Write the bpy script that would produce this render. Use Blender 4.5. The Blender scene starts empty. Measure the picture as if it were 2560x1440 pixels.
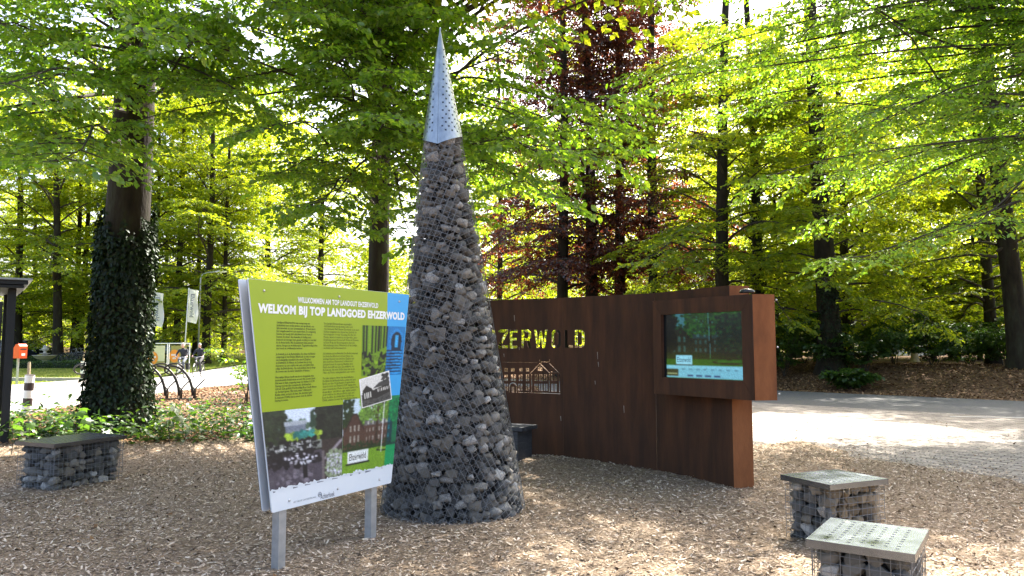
import bpy, bmesh, math, random
import numpy as np
from mathutils import Vector, Matrix

# ------------------------------------------------------------------ camera, sky, sun, exposure
sc = bpy.context.scene
COL = sc.collection
R = math.radians
F = 1850.0                       # focal length in photo pixels (2560 wide)
CAMH = 1.6
TH = math.atan(147.0 / F)        # camera looks slightly upwards
cam_d = bpy.data.cameras.new('camera'); cam = bpy.data.objects.new('camera', cam_d); COL.objects.link(cam)
cam.location = (0, 0, CAMH); cam.rotation_euler = (R(90) + TH, 0, 0)
cam_d.sensor_width = 36; cam_d.lens = 36 * F / 2560; cam_d.clip_end = 2000; cam_d.clip_start = .05
sc.camera = cam

SUN_EL, SUN_AZ = 50.0, 30.0      # azimuth clockwise from +Y
w = bpy.data.worlds.new('World'); sc.world = w; w.use_nodes = True
nt = w.node_tree; bg = nt.nodes['Background']
sky = nt.nodes.new('ShaderNodeTexSky'); sky.sky_type = 'NISHITA'; sky.sun_disc = False
sky.sun_elevation = R(SUN_EL); sky.sun_rotation = R(SUN_AZ); sky.air_density = .9; sky.dust_density = 6.0
nt.links.new(sky.outputs[0], bg.inputs[0]); bg.inputs[1].default_value = .15
sl = bpy.data.lights.new('sun', 'SUN'); sl.energy = 5.0; sl.angle = R(.53); sl.color = (1, .95, .86)
sun = bpy.data.objects.new('sun', sl); COL.objects.link(sun)
sdir = Vector((math.sin(R(SUN_AZ)) * math.cos(R(SUN_EL)), math.cos(R(SUN_AZ)) * math.cos(R(SUN_EL)), math.sin(R(SUN_EL))))
sun.rotation_euler = sdir.to_track_quat('Z', 'Y').to_euler(); sun.location = sdir * 60
sc.view_settings.view_transform = 'Standard'; sc.view_settings.look = 'None'
sc.view_settings.gamma = 1; sc.view_settings.use_curve_mapping = False
sc.view_settings.exposure = 2.2
cy = sc.cycles
cy.max_bounces = 6; cy.diffuse_bounces = 3; cy.glossy_bounces = 3; cy.transmission_bounces = 4; cy.transparent_max_bounces = 6
cy.use_denoising = True
try:
    cy.denoiser = 'OPENIMAGEDENOISE'; cy.denoising_input_passes = 'RGB_ALBEDO_NORMAL'
except Exception: pass
cy.sample_clamp_indirect = 6

# ------------------------------------------------------------------ photo geometry helpers
CT, ST = math.cos(TH), math.sin(TH)
def ray(px, py):
    xc, yc = (px - 1280) / F, (720 - py) / F
    return Vector((xc, CT - yc * ST, ST + yc * CT))
def at_z(px, py, z=0.0):
    d = ray(px, py); t = (z - CAMH) / d.z
    return Vector((d.x * t, d.y * t, z))
def at_y(px, py, y):
    d = ray(px, py); t = y / d.y
    return Vector((d.x * t, y, CAMH + d.z * t))
def xpx(px, y, z=1.0):          # world x of a photo column at distance y
    dep = y * CT + (z - CAMH) * ST
    return (px - 1280) / F * dep
def on_plane(px, py, p0, n):
    d = ray(px, py); o = Vector((0, 0, CAMH)); t = (p0 - o).dot(n) / d.dot(n)
    return o + d * t
def sstep(a, b, x):
    t = np.clip((x - a) / (b - a), 0, 1); return t * t * (3 - 2 * t)
def H(x, y):                     # terrain height
    x = np.asarray(x, float); y = np.asarray(y, float)
    h = .034 * np.maximum(y - 40, 0) * sstep(12, 4, x) * (1 - sstep(80, 110, y)) + .034 * 50 * sstep(80, 110, y) * sstep(12, 4, x)
    s = (x - 9.9) * .71 + (y - 27.4) * .704
    h = h + .85 * sstep(.1, 6, s) * sstep(-2, 6, x)
    h = h + .10 * np.exp(-((x - .25) ** 2 / .5 + (y - 10.1) ** 2 / .35))
    return h

# ------------------------------------------------------------------ mesh helpers
class MB:
    def __init__(s): s.v = []; s.f = []; s.m = []
    def add(s, vs, fs, mi=0):
        o = len(s.v); s.v += [tuple(p) for p in vs]; s.f += [tuple(i + o for i in f) for f in fs]; s.m += [mi] * len(fs)
    def box(s, c, d, rz=0, mi=0, M=None):
        x, y, z = d[0] / 2, d[1] / 2, d[2] / 2; ca, sa = math.cos(rz), math.sin(rz)
        vs = []
        for k in (-z, z):
            for a, b in ((-x, -y), (x, -y), (x, y), (-x, y)):
                p = Vector((c[0] + a * ca - b * sa, c[1] + a * sa + b * ca, c[2] + k)); vs.append(M @ p if M else p)
        s.add(vs, [(3, 2, 1, 0), (4, 5, 6, 7), (0, 1, 5, 4), (1, 2, 6, 5), (2, 3, 7, 6), (3, 0, 4, 7)], mi)
    def prism(s, poly, z0, z1, mi=0):
        n = len(poly)
        a = sum(poly[i][0] * poly[(i + 1) % n][1] - poly[(i + 1) % n][0] * poly[i][1] for i in range(n))
        if a < 0: poly = poly[::-1]
        vs = [(p[0], p[1], z0) for p in poly] + [(p[0], p[1], z1) for p in poly]
        fs = [tuple(range(n))[::-1], tuple(range(n, 2 * n))] + [(i, (i + 1) % n, n + (i + 1) % n, n + i) for i in range(n)]
        s.add(vs, fs, mi)
    def tube(s, pts, rad, n=6, mi=0, closed=False, caps=True):
        pts = [Vector(p) for p in pts]; m = len(pts)
        if not hasattr(rad, '__len__'): rad = [rad] * m
        vs = []; fs = []; ref = Vector((0, 0, 1)); prev = None
        for i, p in enumerate(pts):
            a = pts[(i - 1) % m] if (closed or i > 0) else p
            b = pts[(i + 1) % m] if (closed or i < m - 1) else p
            t = (b - a).normalized()
            if prev is None:
                u = t.cross(ref)
                if u.length < .05: u = t.cross(Vector((1, 0, 0)))
            else:
                u = prev - t * prev.dot(t)
                if u.length < 1e-4: u = t.cross(ref)
            u.normalize(); prev = u; v = t.cross(u)
            for k in range(n):
                an = 2 * math.pi * k / n
                vs.append(p + (u * math.cos(an) + v * math.sin(an)) * rad[i])
        for i in range(m if closed else m - 1):
            j = (i + 1) % m
            for k in range(n):
                l = (k + 1) % n
                fs.append((i * n + k, j * n + k, j * n + l, i * n + l))
        if caps and not closed:
            fs.append(tuple(range(n))); fs.append(tuple(range((m - 1) * n, m * n))[::-1])
        s.add(vs, fs, mi)
    def lathe(s, prof, c=(0, 0, 0), n=24, mi=0):
        vs = []; fs = []; m = len(prof)
        for r, z in prof:
            for k in range(n):
                a = 2 * math.pi * k / n; vs.append((c[0] + r * math.cos(a), c[1] + r * math.sin(a), c[2] + z))
        for i in range(m - 1):
            for k in range(n):
                l = (k + 1) % n; fs.append((i * n + k, i * n + l, (i + 1) * n + l, (i + 1) * n + k))
        s.add(vs, fs, mi)
    def ball(s, c, r, n=8, mi=0):
        if not hasattr(r, '__len__'): r = (r, r, r)
        vs = []; fs = []; m = n // 2
        for i in range(m + 1):
            ph = math.pi * i / m
            for k in range(n):
                a = 2 * math.pi * k / n
                vs.append((c[0] + r[0] * math.sin(ph) * math.cos(a), c[1] + r[1] * math.sin(ph) * math.sin(a), c[2] + r[2] * math.cos(ph)))
        for i in range(m):
            for k in range(n):
                l = (k + 1) % n; fs.append((i * n + k, (i + 1) * n + k, (i + 1) * n + l, i * n + l))
        s.add(vs, fs, mi)
    def mesh(s, name, mats, smooth=False):
        me = bpy.data.meshes.new(name); me.from_pydata(s.v, [], s.f)
        for m in (mats if isinstance(mats, (list, tuple)) else [mats]): me.materials.append(m)
        if isinstance(mats, (list, tuple)) and len(mats) > 1: me.polygons.foreach_set('material_index', s.m)
        if smooth: me.polygons.foreach_set('use_smooth', [True] * len(me.polygons))
        me.update(); return me
    def build(s, name, mats, parent=None, smooth=False):
        return link(name, s.mesh(name, mats, smooth), parent)
def link(name, me, parent=None, loc=None, rot=None, scale=None):
    o = bpy.data.objects.new(name, me); COL.objects.link(o)
    if parent: o.parent = parent
    if loc is not None: o.location = loc
    if rot is not None: o.rotation_euler = rot
    if scale is not None: o.scale = scale
    return o
def tag(o, label=None, cat=None, group=None, kind=None):
    if label: o['label'] = label
    if cat: o['category'] = cat
    if group: o['group'] = group
    if kind: o['kind'] = kind
    return o
def thing(name, label, cat, loc=(0, 0, 0), rz=0, group=None):
    o = link(name, None, None, loc, (0, 0, rz)); o.empty_display_size = .2
    return tag(o, label, cat, group)
def copy_tree(o, parent=None):
    c = o.copy(); COL.objects.link(c); c.parent = parent
    for ch in o.children: copy_tree(ch, c)
    return c
def np_mesh(name, V, Fq, mat, smooth=False):
    """V (N,3), Fq (M,k) equal-size polygons"""
    me = bpy.data.meshes.new(name); k = Fq.shape[1]
    me.vertices.add(len(V)); me.vertices.foreach_set('co', np.ascontiguousarray(V, np.float32).ravel())
    me.loops.add(Fq.size); me.loops.foreach_set('vertex_index', Fq.astype(np.int32).ravel())
    me.polygons.add(len(Fq)); me.polygons.foreach_set('loop_start', np.arange(0, Fq.size, k, dtype=np.int32))
    try: me.polygons.foreach_set('loop_total', np.full(len(Fq), k, np.int32))
    except Exception: pass
    if smooth: me.polygons.foreach_set('use_smooth', np.ones(len(Fq), bool))
    me.materials.append(mat); me.update(calc_edges=True); return me
def curve_mesh(name, polys, thick, mat):
    """flat plate with holes from 2-D polygons, centred on z=0"""
    cu = bpy.data.curves.new(name, 'CURVE'); cu.dimensions = '2D'; cu.fill_mode = 'BOTH'; cu.extrude = thick / 2
    for p in polys:
        sp = cu.splines.new('POLY'); sp.points.add(len(p) - 1); sp.use_cyclic_u = True
        for i, q in enumerate(p): sp.points[i].co = (q[0], q[1], 0, 1)
    o = bpy.data.objects.new(name, cu); COL.objects.link(o)
    dg = bpy.context.evaluated_depsgraph_get(); me = bpy.data.meshes.new_from_object(o.evaluated_get(dg))
    bpy.data.objects.remove(o); bpy.data.curves.remove(cu)
    me.name = name; me.materials.clear(); me.materials.append(mat); return me
def plate_mesh(name, polys, thick, mat):
    """like curve_mesh but by constrained Delaunay: any number of holes"""
    from mathutils.geometry import delaunay_2d_cdt
    vs = []; es = []
    for p in polys:
        o = len(vs); n = len(p); vs += [Vector((q[0], q[1])) for q in p]; es += [(o + i, o + (i + 1) % n) for i in range(n)]
    fs0 = []
    V2, E2_, F2, *_ = delaunay_2d_cdt(vs, es, [], 0, 1e-6)
    A = [np.array(p, float) for p in polys]
    def inside(c, P):
        x0, y0 = P[:, 0], P[:, 1]; x1, y1 = np.roll(x0, -1), np.roll(y0, -1); m = (y0 > c[1]) != (y1 > c[1])
        with np.errstate(all='ignore'): xi = x0 + (c[1] - y0) * (x1 - x0) / (y1 - y0)
        return (int((m & (c[0] < xi)).sum()) % 2) == 1
    mb = MB(); h = thick / 2; n = len(V2); tri = []
    for f in F2:
        c = sum((V2[i] for i in f), Vector((0, 0))) / len(f)
        if inside(c, A[0]) and not any(inside(c, P) for P in A[1:]): tri.append(tuple(f))
    mb.add([(v.x, v.y, h) for v in V2] + [(v.x, v.y, -h) for v in V2], tri + [tuple(i + n for i in f[::-1]) for f in tri])
    edges = {}
    for f in tri:
        for i in range(len(f)): edges[(f[i], f[(i + 1) % len(f)])] = 1
    side = [(b, a, a + n, b + n) for (a, b) in edges if (b, a) not in edges]
    mb.f += side; mb.m += [0] * len(side)
    return mb.mesh(name, mat)
def text_mesh(body, mat, bold=0.0, res=2, space=1.0, sp_=1.0):
    cu = bpy.data.curves.new('t', 'FONT'); cu.body = body; cu.size = 1; cu.resolution_u = res; cu.offset = bold; cu.space_line = space; cu.space_character = sp_
    o = bpy.data.objects.new('t', cu); COL.objects.link(o)
    dg = bpy.context.evaluated_depsgraph_get(); me = bpy.data.meshes.new_from_object(o.evaluated_get(dg))
    bpy.data.objects.remove(o); bpy.data.curves.remove(cu); me.materials.clear(); me.materials.append(mat); return me
def fit_mesh(me, x0, x1, y0, y1):
    n = len(me.vertices); a = np.empty(n * 3, np.float32); me.vertices.foreach_get('co', a); a = a.reshape(-1, 3)
    mn, mx = a.min(0), a.max(0)
    a[:, 0] = x0 + (a[:, 0] - mn[0]) / (mx[0] - mn[0]) * (x1 - x0); a[:, 1] = y0 + (a[:, 1] - mn[1]) / (mx[1] - mn[1]) * (y1 - y0)
    me.vertices.foreach_set('co', a.ravel()); me.update(); return me
def basis(u, n, p0):             # local x -> u, local y -> up, local z -> n
    u = Vector(u).normalized(); n = Vector(n).normalized(); up = n.cross(u)
    M = Matrix(((u.x, up.x, n.x, p0[0]), (u.y, up.y, n.y, p0[1]), (u.z, up.z, n.z, p0[2]), (0, 0, 0, 1))); return M

# ------------------------------------------------------------------ materials
def lin(c):
    return tuple(((x / 12.92) if x <= .04045 else ((x + .055) / 1.055) ** 2.4) for x in c)
def new_mat(name):
    m = bpy.data.materials.new(name); m.use_nodes = True; t = m.node_tree
    return m, t, t.nodes, t.links, t.nodes['Principled BSDF']
def ramp(N, stops):
    r = N.new('ShaderNodeValToRGB'); e = r.color_ramp.elements
    while len(e) < len(stops): e.new(.5)
    for i, (p, c) in enumerate(stops): e[i].position = p; e[i].color = (*c, 1)
    return r
def mat(name, stops, rough=.6, metal=0, scale=8, detail=6, bump=0, bscale=None, stretch=None, spec=.5, src='noise', rvar=0, coord='Object'):
    """procedural surface: noise (or per-object / per-island random) through a colour ramp, with noise bump"""
    m, t, N, L, b = new_mat(name)
    if not isinstance(stops[0], (tuple, list)): stops = [(0, tuple(x * .85 for x in stops)), (1, tuple(min(1, x * 1.15) for x in stops))]
    tc = N.new('ShaderNodeTexCoord'); mp = N.new('ShaderNodeMapping'); L.new(tc.outputs[coord], mp.inputs[0])
    if stretch: mp.inputs['Scale'].default_value = stretch
    nz = N.new('ShaderNodeTexNoise'); nz.inputs['Scale'].default_value = scale; nz.inputs['Detail'].default_value = detail; nz.inputs['Roughness'].default_value = .62
    L.new(mp.outputs[0], nz.inputs['Vector'])
    r = ramp(N, stops)
    if src == 'noise': L.new(nz.outputs['Fac'], r.inputs[0])
    else:
        if src == 'object': q = N.new('ShaderNodeObjectInfo').outputs['Random']
        else: q = N.new('ShaderNodeNewGeometry').outputs['Random Per Island']
        ma = N.new('ShaderNodeMath'); ma.operation = 'MULTIPLY_ADD'; ma.inputs[1].default_value = .5; L.new(nz.outputs['Fac'], ma.inputs[0])
        m2 = N.new('ShaderNodeMath'); m2.operation = 'SUBTRACT'; m2.inputs[1].default_value = .25; L.new(q, m2.inputs[0]); L.new(m2.outputs[0], ma.inputs[2])
        L.new(ma.outputs[0], r.inputs[0])
    L.new(r.outputs[0], b.inputs['Base Color'])
    b.inputs['Roughness'].default_value = rough; b.inputs['Metallic'].default_value = metal; b.inputs['Specular IOR Level'].default_value = spec
    if rvar:
        mr = N.new('ShaderNodeMapRange'); mr.inputs['To Min'].default_value = rough - rvar; mr.inputs['To Max'].default_value = rough + rvar
        L.new(nz.outputs['Fac'], mr.inputs['Value']); L.new(mr.outputs[0], b.inputs['Roughness'])
    if bump:
        n2 = N.new('ShaderNodeTexNoise'); n2.inputs['Scale'].default_value = bscale or scale * 3; n2.inputs['Detail'].default_value = 5
        L.new(mp.outputs[0], n2.inputs['Vector'])
        bp = N.new('ShaderNodeBump'); bp.inputs['Strength'].default_value = bump; bp.inputs['Distance'].default_value = .02
        L.new(n2.outputs['Fac'], bp.inputs['Height']); L.new(bp.outputs[0], b.inputs['Normal'])
    return m
def leaf_mat(name, stops, trans, tmix=.5, gloss=.07, rough=.35):
    """thin leaf: reflects, lets light through, slight sheen; hue differs from leaf to leaf"""
    m, t, N, L, b = new_mat(name); N.remove(b)
    q = N.new('ShaderNodeNewGeometry'); r = ramp(N, stops); L.new(q.outputs['Random Per Island'], r.inputs[0])
    d = N.new('ShaderNodeBsdfDiffuse'); L.new(r.outputs[0], d.inputs[0])
    mu = N.new('ShaderNodeMix'); mu.data_type = 'RGBA'; mu.blend_type = 'MULTIPLY'; mu.inputs[0].default_value = 1
    L.new(r.outputs[0], mu.inputs[6]); mu.inputs[7].default_value = (*trans, 1)
    tr = N.new('ShaderNodeBsdfTranslucent'); L.new(mu.outputs[2], tr.inputs[0])
    m1 = N.new('ShaderNodeMixShader'); m1.inputs[0].default_value = tmix; L.new(d.outputs[0], m1.inputs[1]); L.new(tr.outputs[0], m1.inputs[2])
    g = N.new('ShaderNodeBsdfGlossy'); g.inputs['Roughness'].default_value = rough; g.inputs[0].default_value = (.9, .95, .9, 1)
    m2 = N.new('ShaderNodeMixShader'); m2.inputs[0].default_value = gloss; L.new(m1.outputs[0], m2.inputs[1]); L.new(g.outputs[0], m2.inputs[2])
    L.new(m2.outputs[0], N['Material Output'].inputs[0]); return m
def attr_mat(name, emit=0.0, rough=.45):
    m, t, N, L, b = new_mat(name); a = N.new('ShaderNodeVertexColor'); a.layer_name = 'print'
    if emit:
        L.new(a.outputs[0], b.inputs['Emission Color']); b.inputs['Emission Strength'].default_value = emit; b.inputs['Base Color'].default_value = (.01, .01, .01, 1)
        b.inputs['Roughness'].default_value = .12
    else:
        L.new(a.outputs[0], b.inputs['Base Color']); b.inputs['Roughness'].default_value = rough
    return m

M = {}
G1, G2, G3 = (.055, .125, .011), (.095, .185, .016), (.155, .235, .024)
M['beech'] = leaf_mat('beech_leaf', [(0, G1), (.5, G2), (1, G3)], (3.0, 2.7, .9), .6, .05)
M['beech_far'] = leaf_mat('beech_leaf_far', [(0, (.075, .135, .012)), (.5, (.125, .19, .016)), (1, (.18, .22, .022))], (3.6, 2.9, .8), .6, .03, .45)
M['copper'] = leaf_mat('copper_leaf', [(0, (.028, .011, .010)), (.55, (.052, .019, .014)), (1, (.11, .05, .022))], (3.2, 1.7, 1.0), .5, .05)
M['shrub'] = leaf_mat('shrub_leaf', [(0, (.018, .048, .009)), (.6, (.034, .080, .012)), (1, (.062, .115, .017))], (2.6, 2.4, .9), .45, .05, .4)
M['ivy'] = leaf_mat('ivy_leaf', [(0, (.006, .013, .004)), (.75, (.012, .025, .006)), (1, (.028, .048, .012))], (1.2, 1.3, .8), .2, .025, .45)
M['maple'] = leaf_mat('maple_leaf', [(0, (.045, .11, .014)), (1, (.075, .16, .02))], (2, 1.9, .9), .5, .06)
M['bark'] = mat('bark', [(.25, (.010, .008, .006)), (.5, (.027, .021, .014)), (.62, (.034, .033, .019)), (.8, (.06, .052, .038))], .9, scale=3, stretch=(1.5, 1.5, .45), bump=.9, bscale=14, spec=.2)
M['twig'] = mat('twig', (.045, .034, .024), .9, scale=4)
M['deadwood'] = mat('dead_trunk', (.30, .24, .15), .9, scale=3, stretch=(2, 2, .3), bump=.5)
M['litter'] = mat('leaf_litter_ground', [(.3, (.045, .026, .014)), (.55, (.11, .065, .035)), (.75, (.18, .12, .07))], .95, scale=9, bump=.8, spec=.1)
M['litter_leaf'] = mat('fallen_leaf', [(0, (.09, .042, .018)), (.5, (.19, .10, .045)), (1, (.33, .21, .11))], .8, src='island', scale=5, spec=.2)
M['chipbed'] = mat('wood_chip_bed', [(.3, (.085, .058, .038)), (.5, (.21, .155, .105)), (.72, (.36, .28, .20))], .95, scale=34, detail=8, bump=1.0, bscale=45, spec=.1)
M['chip'] = mat('wood_chip', [(0, (.11, .075, .048)), (.35, (.28, .205, .14)), (.7, (.45, .355, .26)), (1, (.66, .56, .44))], .9, src='island', scale=30, spec=.15)
M['road'] = mat('pale_asphalt', [(.3, (.20, .195, .19)), (.7, (.29, .285, .275))], .9, scale=14, bump=.15, bscale=120)
M['asphalt'] = mat('asphalt', [(.3, (.066, .063, .058)), (.7, (.115, .110, .102))], .9, scale=10, bump=.2, bscale=150)
M['paver'] = mat('paver', [(0, (.165, .14, .115)), (.5, (.24, .205, .17)), (1, (.31, .27, .225))], .9, src='object', scale=20, bump=.2)
M['paver_i'] = mat('paver_many', [(0, (.165, .14, .115)), (.5, (.24, .205, .17)), (1, (.31, .27, .225))], .9, src='island', scale=20, bump=.2)
M['joint'] = mat('joint_sand', [(.3, (.03, .026, .02)), (.7, (.065, .055, .045))], .95, scale=12)
M['pavesheet'] = mat('paving_far', [(.3, (.15, .138, .125)), (.7, (.27, .25, .225))], .9, scale=3)
M['white_line'] = mat('white_paver', (.55, .55, .52), .8, scale=10)
M['kerb'] = mat('kerb_concrete', (.33, .31, .29), .9, scale=9, bump=.2)
M['lawn'] = mat('lawn', [(.3, (.10, .135, .016)), (.5, (.16, .19, .026)), (.75, (.27, .26, .07))], .95, scale=.9, detail=10, bump=.6, bscale=30, spec=.1)
M['grass'] = leaf_mat('grass_blade', [(0, (.07, .12, .014)), (.6, (.12, .18, .025)), (1, (.24, .24, .07))], (1.6, 1.6, .8), .35, .03)
M['stone'] = mat('gabion_stone', [(0, (.040, .040, .038)), (.3, (.085, .085, .080)), (.55, (.14, .136, .124)), (.75, (.185, .162, .125)), (.88, (.29, .272, .24)), (1, (.50, .48, .44))], .75, src='object', scale=11, detail=8, bump=.5, bscale=22, spec=.35)
M['stone_i'] = mat('gabion_stone_many', [(0, (.040, .040, .038)), (.3, (.085, .085, .080)), (.55, (.14, .136, .124)), (.75, (.185, .162, .125)), (.88, (.29, .272, .24)), (1, (.50, .48, .44))], .75, src='island', scale=11, detail=8, bump=.5, bscale=22, spec=.35)
M['stone_tan'] = mat('tan_stone', [(0, (.13, .10, .065)), (.5, (.20, .155, .095)), (1, (.30, .24, .16))], .75, src='object', scale=11, detail=8, bump=.5, bscale=22, spec=.35)
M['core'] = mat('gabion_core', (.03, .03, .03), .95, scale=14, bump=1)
M['wire'] = mat('galvanised_wire', (.19, .195, .20), .55, .5, scale=20)
M['steel'] = mat('brushed_steel', [(.25, (.23, .245, .26)), (.5, (.33, .35, .365)), (.75, (.42, .44, .455))], .36, 1.0, scale=9, stretch=(2, 2, 1), rvar=.1)
M['plate'] = mat('stool_plate_steel', [(.3, (.17, .195, .235)), (.7, (.235, .265, .31))], .25, 1.0, scale=5, rvar=.04)
M['post'] = mat('galvanised_post', [(.3, (.33, .345, .355)), (.7, (.46, .475, .485))], .45, .6, scale=12)
M['corten'] = mat('weathering_steel', [(.28, (.034, .017, .010)), (.45, (.056, .025, .012)), (.58, (.078, .032, .014)), (.7, (.105, .042, .017)), (.84, (.16, .064, .024))], .8, .0, scale=2.0, detail=11, bump=.15, bscale=40, stretch=(2.6, 2.6, .35), spec=.3)
M['corten_p'] = mat('weathering_steel_panel', [(.28, (.034, .017, .010)), (.45, (.056, .025, .012)), (.58, (.078, .032, .014)), (.7, (.105, .042, .017)), (.84, (.16, .064, .024))], .8, .0, scale=2.0, detail=11, bump=.15, bscale=40, stretch=(2.6, .35, 2.6), spec=.3)
M['corten_lit'] = mat('weathering_steel_lit_end', [(.22, (.10, .035, .012)), (.5, (.21, .072, .022)), (.85, (.33, .125, .042))], .78, .0, scale=2.6, detail=9, bump=.12, bscale=40, stretch=(1.6, 1.6, .6), spec=.3)  # brighter copy of the steel: light on end and top plates painted in
M['drip'] = mat('pale_drip', (.35, .30, .25), .8)
M['green'] = mat('lime_print', [(.3, (.27, .37, .006)), (.7, (.285, .385, .008))], .42, scale=3)
M['blue'] = mat('blue_print', [(.3, (.035, .33, .70)), (.7, (.04, .345, .72))], .42, scale=3)
M['board'] = mat('white_board', [(.3, (.62, .68, .74)), (.7, (.66, .72, .77))], .4, scale=4)
M['edge'] = mat('board_edge', (.03, .035, .045), .5)
M['ink'] = mat('black_ink', (.012, .02, .004), .6)
M['white_ink'] = mat('white_ink', (.78, .80, .80), .5)
M['grey_ink'] = mat('grey_ink', (.18, .2, .24), .5)
M['print'] = attr_mat('photo_print'); M['screen'] = attr_mat('lit_screen', .25)
M['glassblack'] = mat('black_glass', (.012, .013, .014), .15)
M['darkmetal'] = mat('dark_metal', (.018, .019, .021), .5, .3, scale=10)
M['bronze'] = mat('dark_bronze_metal', (.028, .024, .019), .45, .4, scale=10)
M['greywood'] = mat('grey_plank', [(.3, (.025, .027, .03)), (.7, (.06, .062, .066))], .7, scale=6, stretch=(1, 1, 8), bump=.3)
M['orange'] = mat('orange_plastic', (.72, .075, .010), .4, scale=4)
M['wpaint'] = mat('white_paint', (.74, .74, .72), .5, scale=6)
M['dpaint'] = mat('dark_band', (.035, .022, .022), .5, scale=6)
M['cloth'] = leaf_mat('flag_cloth', [(0, (.84, .84, .84)), (1, (.86, .86, .86))], (1, 1, 1), .5, .02)
M['fstone'] = mat('fountain_stone', [(.3, (.36, .34, .29)), (.7, (.52, .49, .43))], .85, scale=7, bump=.2)
M['skin'] = mat('skin', (.52, .30, .22), .55, scale=9); M['hair'] = mat('white_hair', (.62, .60, .57), .7, scale=40, bump=.4)
M['jacket'] = mat('dark_jacket', (.018, .020, .028), .8, scale=14, bump=.3); M['trouser'] = mat('grey_blue_trousers', (.10, .115, .14), .85, scale=14, bump=.3)
M['trouser2'] = mat('dark_trousers', (.055, .055, .06), .85, scale=14, bump=.3); M['shoe'] = mat('shoe', (.05, .045, .04), .6)
M['rubber'] = mat('tyre_rubber', (.015, .015, .015), .8); M['chrome'] = mat('bright_metal', (.5, .5, .5), .3, .9)
M['bikeblack'] = mat('bicycle_black', (.02, .02, .022), .35); M['bikegrey'] = mat('bicycle_grey', (.22, .23, .24), .35)
M['carblue'] = mat('car_blue', (.012, .022, .07), .25, .2); M['cardark'] = mat('car_dark', (.03, .032, .036), .25, .2); M['carsilver'] = mat('car_silver', (.33, .36, .35), .28, .5)
M['carglass'] = mat('car_glass', (.03, .04, .045), .08); M['red'] = mat('tail_red', (.4, .02, .015), .3)
M['render'] = mat('cream_render', (.62, .57, .44), .9, scale=3); M['rooftile'] = mat('roof_tile', (.19, .075, .05), .85, scale=5, stretch=(1, 1, 3), bump=.5)
M['ban_green'] = mat('banner_olive', (.30, .26, .07), .6); M['ban_cream'] = mat('banner_cream', (.62, .58, .36), .6); M['ban_orange'] = mat('banner_orange', (.78, .26, .02), .6)

# ------------------------------------------------------------------ ground sheets
def sheet(name, xs, ys, fx, dz, m, kind='structure', noise=0, label=None):
    """grid over (u in xs, y in ys); fx(u, y) gives world x"""
    xs = np.asarray(xs, float); ys = np.asarray(ys, float); U, Y = np.meshgrid(xs, ys); X = fx(U, Y)
    Z = H(X, Y) + dz
    if noise: Z = Z + noise * (np.sin(X * 2.1 + 1.3 * np.sin(Y * 1.7)) * np.sin(Y * 1.9 + 1.1 * np.sin(X * 1.3)))
    nx, ny = len(xs), len(ys); V = np.stack([X, Y, Z], -1).reshape(-1, 3)
    i = (np.arange(ny - 1)[:, None] * nx + np.arange(nx - 1)[None]).ravel()
    o = link(name, np_mesh(name, V, np.stack([i, i + 1, i + 1 + nx, i + nx], -1), m, True))
    o['kind'] = kind; return o
sheet('ground', np.concatenate([np.arange(-150, -40, 5), np.arange(-40, 40, .8), np.arange(40, 151, 5)]), np.concatenate([np.arange(-25, 60, .8), np.arange(60, 220, 4)]), lambda u, y: u, -.03, M['litter'], noise=.012)
lane = lambda u, y: u + 0 * y
sheet('road', np.linspace(-18.5, -11.8, 14), np.arange(-12, 110, 1.0), lambda u, y: u + np.where(u > -13, .25 * np.sin(y * .8) + .12 * np.sin(y * 2.3), 0), .0, M['road'])
sheet('lawn', np.linspace(-80, -18.7, 62), np.arange(12, 70, 1.0), lane, .02, M['lawn'], noise=.01)
def xr(y): return 4.4 + (13.3 - y) * .31
ROADP = Vector((7.06, 21.4, 0)); RN = Vector((.71, .704, 0)); RD = Vector((.704, -.71, 0))
def strip(name, s0, s1, t0, t1, dz, m, n=8):     # along the diagonal road: s across, t along
    ss = np.linspace(s0, s1, n); tt = np.arange(t0, t1, 1.0); S, T = np.meshgrid(ss, tt)
    X = ROADP.x + RN.x * S + RD.x * T; Y = ROADP.y + RN.y * S + RD.y * T
    V = np.stack([X, Y, H(X, Y) * 0 + dz], -1).reshape(-1, 3); nx = len(ss)
    i = (np.arange(len(tt) - 1)[:, None] * nx + np.arange(nx - 1)[None]).ravel()
    o = link(name, np_mesh(name, V, np.stack([i, i + nx, i + 1 + nx, i + 1], -1), m)); o['kind'] = 'structure'; return o
strip('asphalt_lane', 0, 6.1, -22, 40, .004, M['asphalt'])
paving = strip('brick_paving', -14, 0, -16, 32, -.004, M['joint'])
MUL_Y = lambda x: 12.6 + .35 * np.sin(x * 1.1) + .2 * np.sin(x * 2.7 + 1)
def mulx(u, y): return -17 + u * (xr(y) + .18 * np.sin(y * 2.2) + .1 * np.sin(y * 5.1) + 17)
xs = np.linspace(0, 1, 110); ys = np.linspace(0, 1, 90)
U, W_ = np.meshgrid(xs, ys); Y0 = -4 + W_ * 16.6; X0 = mulx(U, Y0); Y1 = -4 + W_ * (MUL_Y(X0) + 4); X1 = mulx(U, Y1)
def mulch_z(x, y): return H(x, y) + .022 + .014 * np.sin(x * 2.1 + 1.3 * np.sin(y * 1.7)) * np.sin(y * 1.9 + 1.1 * np.sin(x * 1.3))
V = np.stack([X1, Y1, mulch_z(X1, Y1)], -1).reshape(-1, 3); i = (np.arange(89)[:, None] * 110 + np.arange(109)[None]).ravel()
o = link('wood_chip_ground', np_mesh('wood_chip_ground', V, np.stack([i, i + 1, i + 111, i + 110], -1), M['chipbed'], True)); o['kind'] = 'structure'

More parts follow.
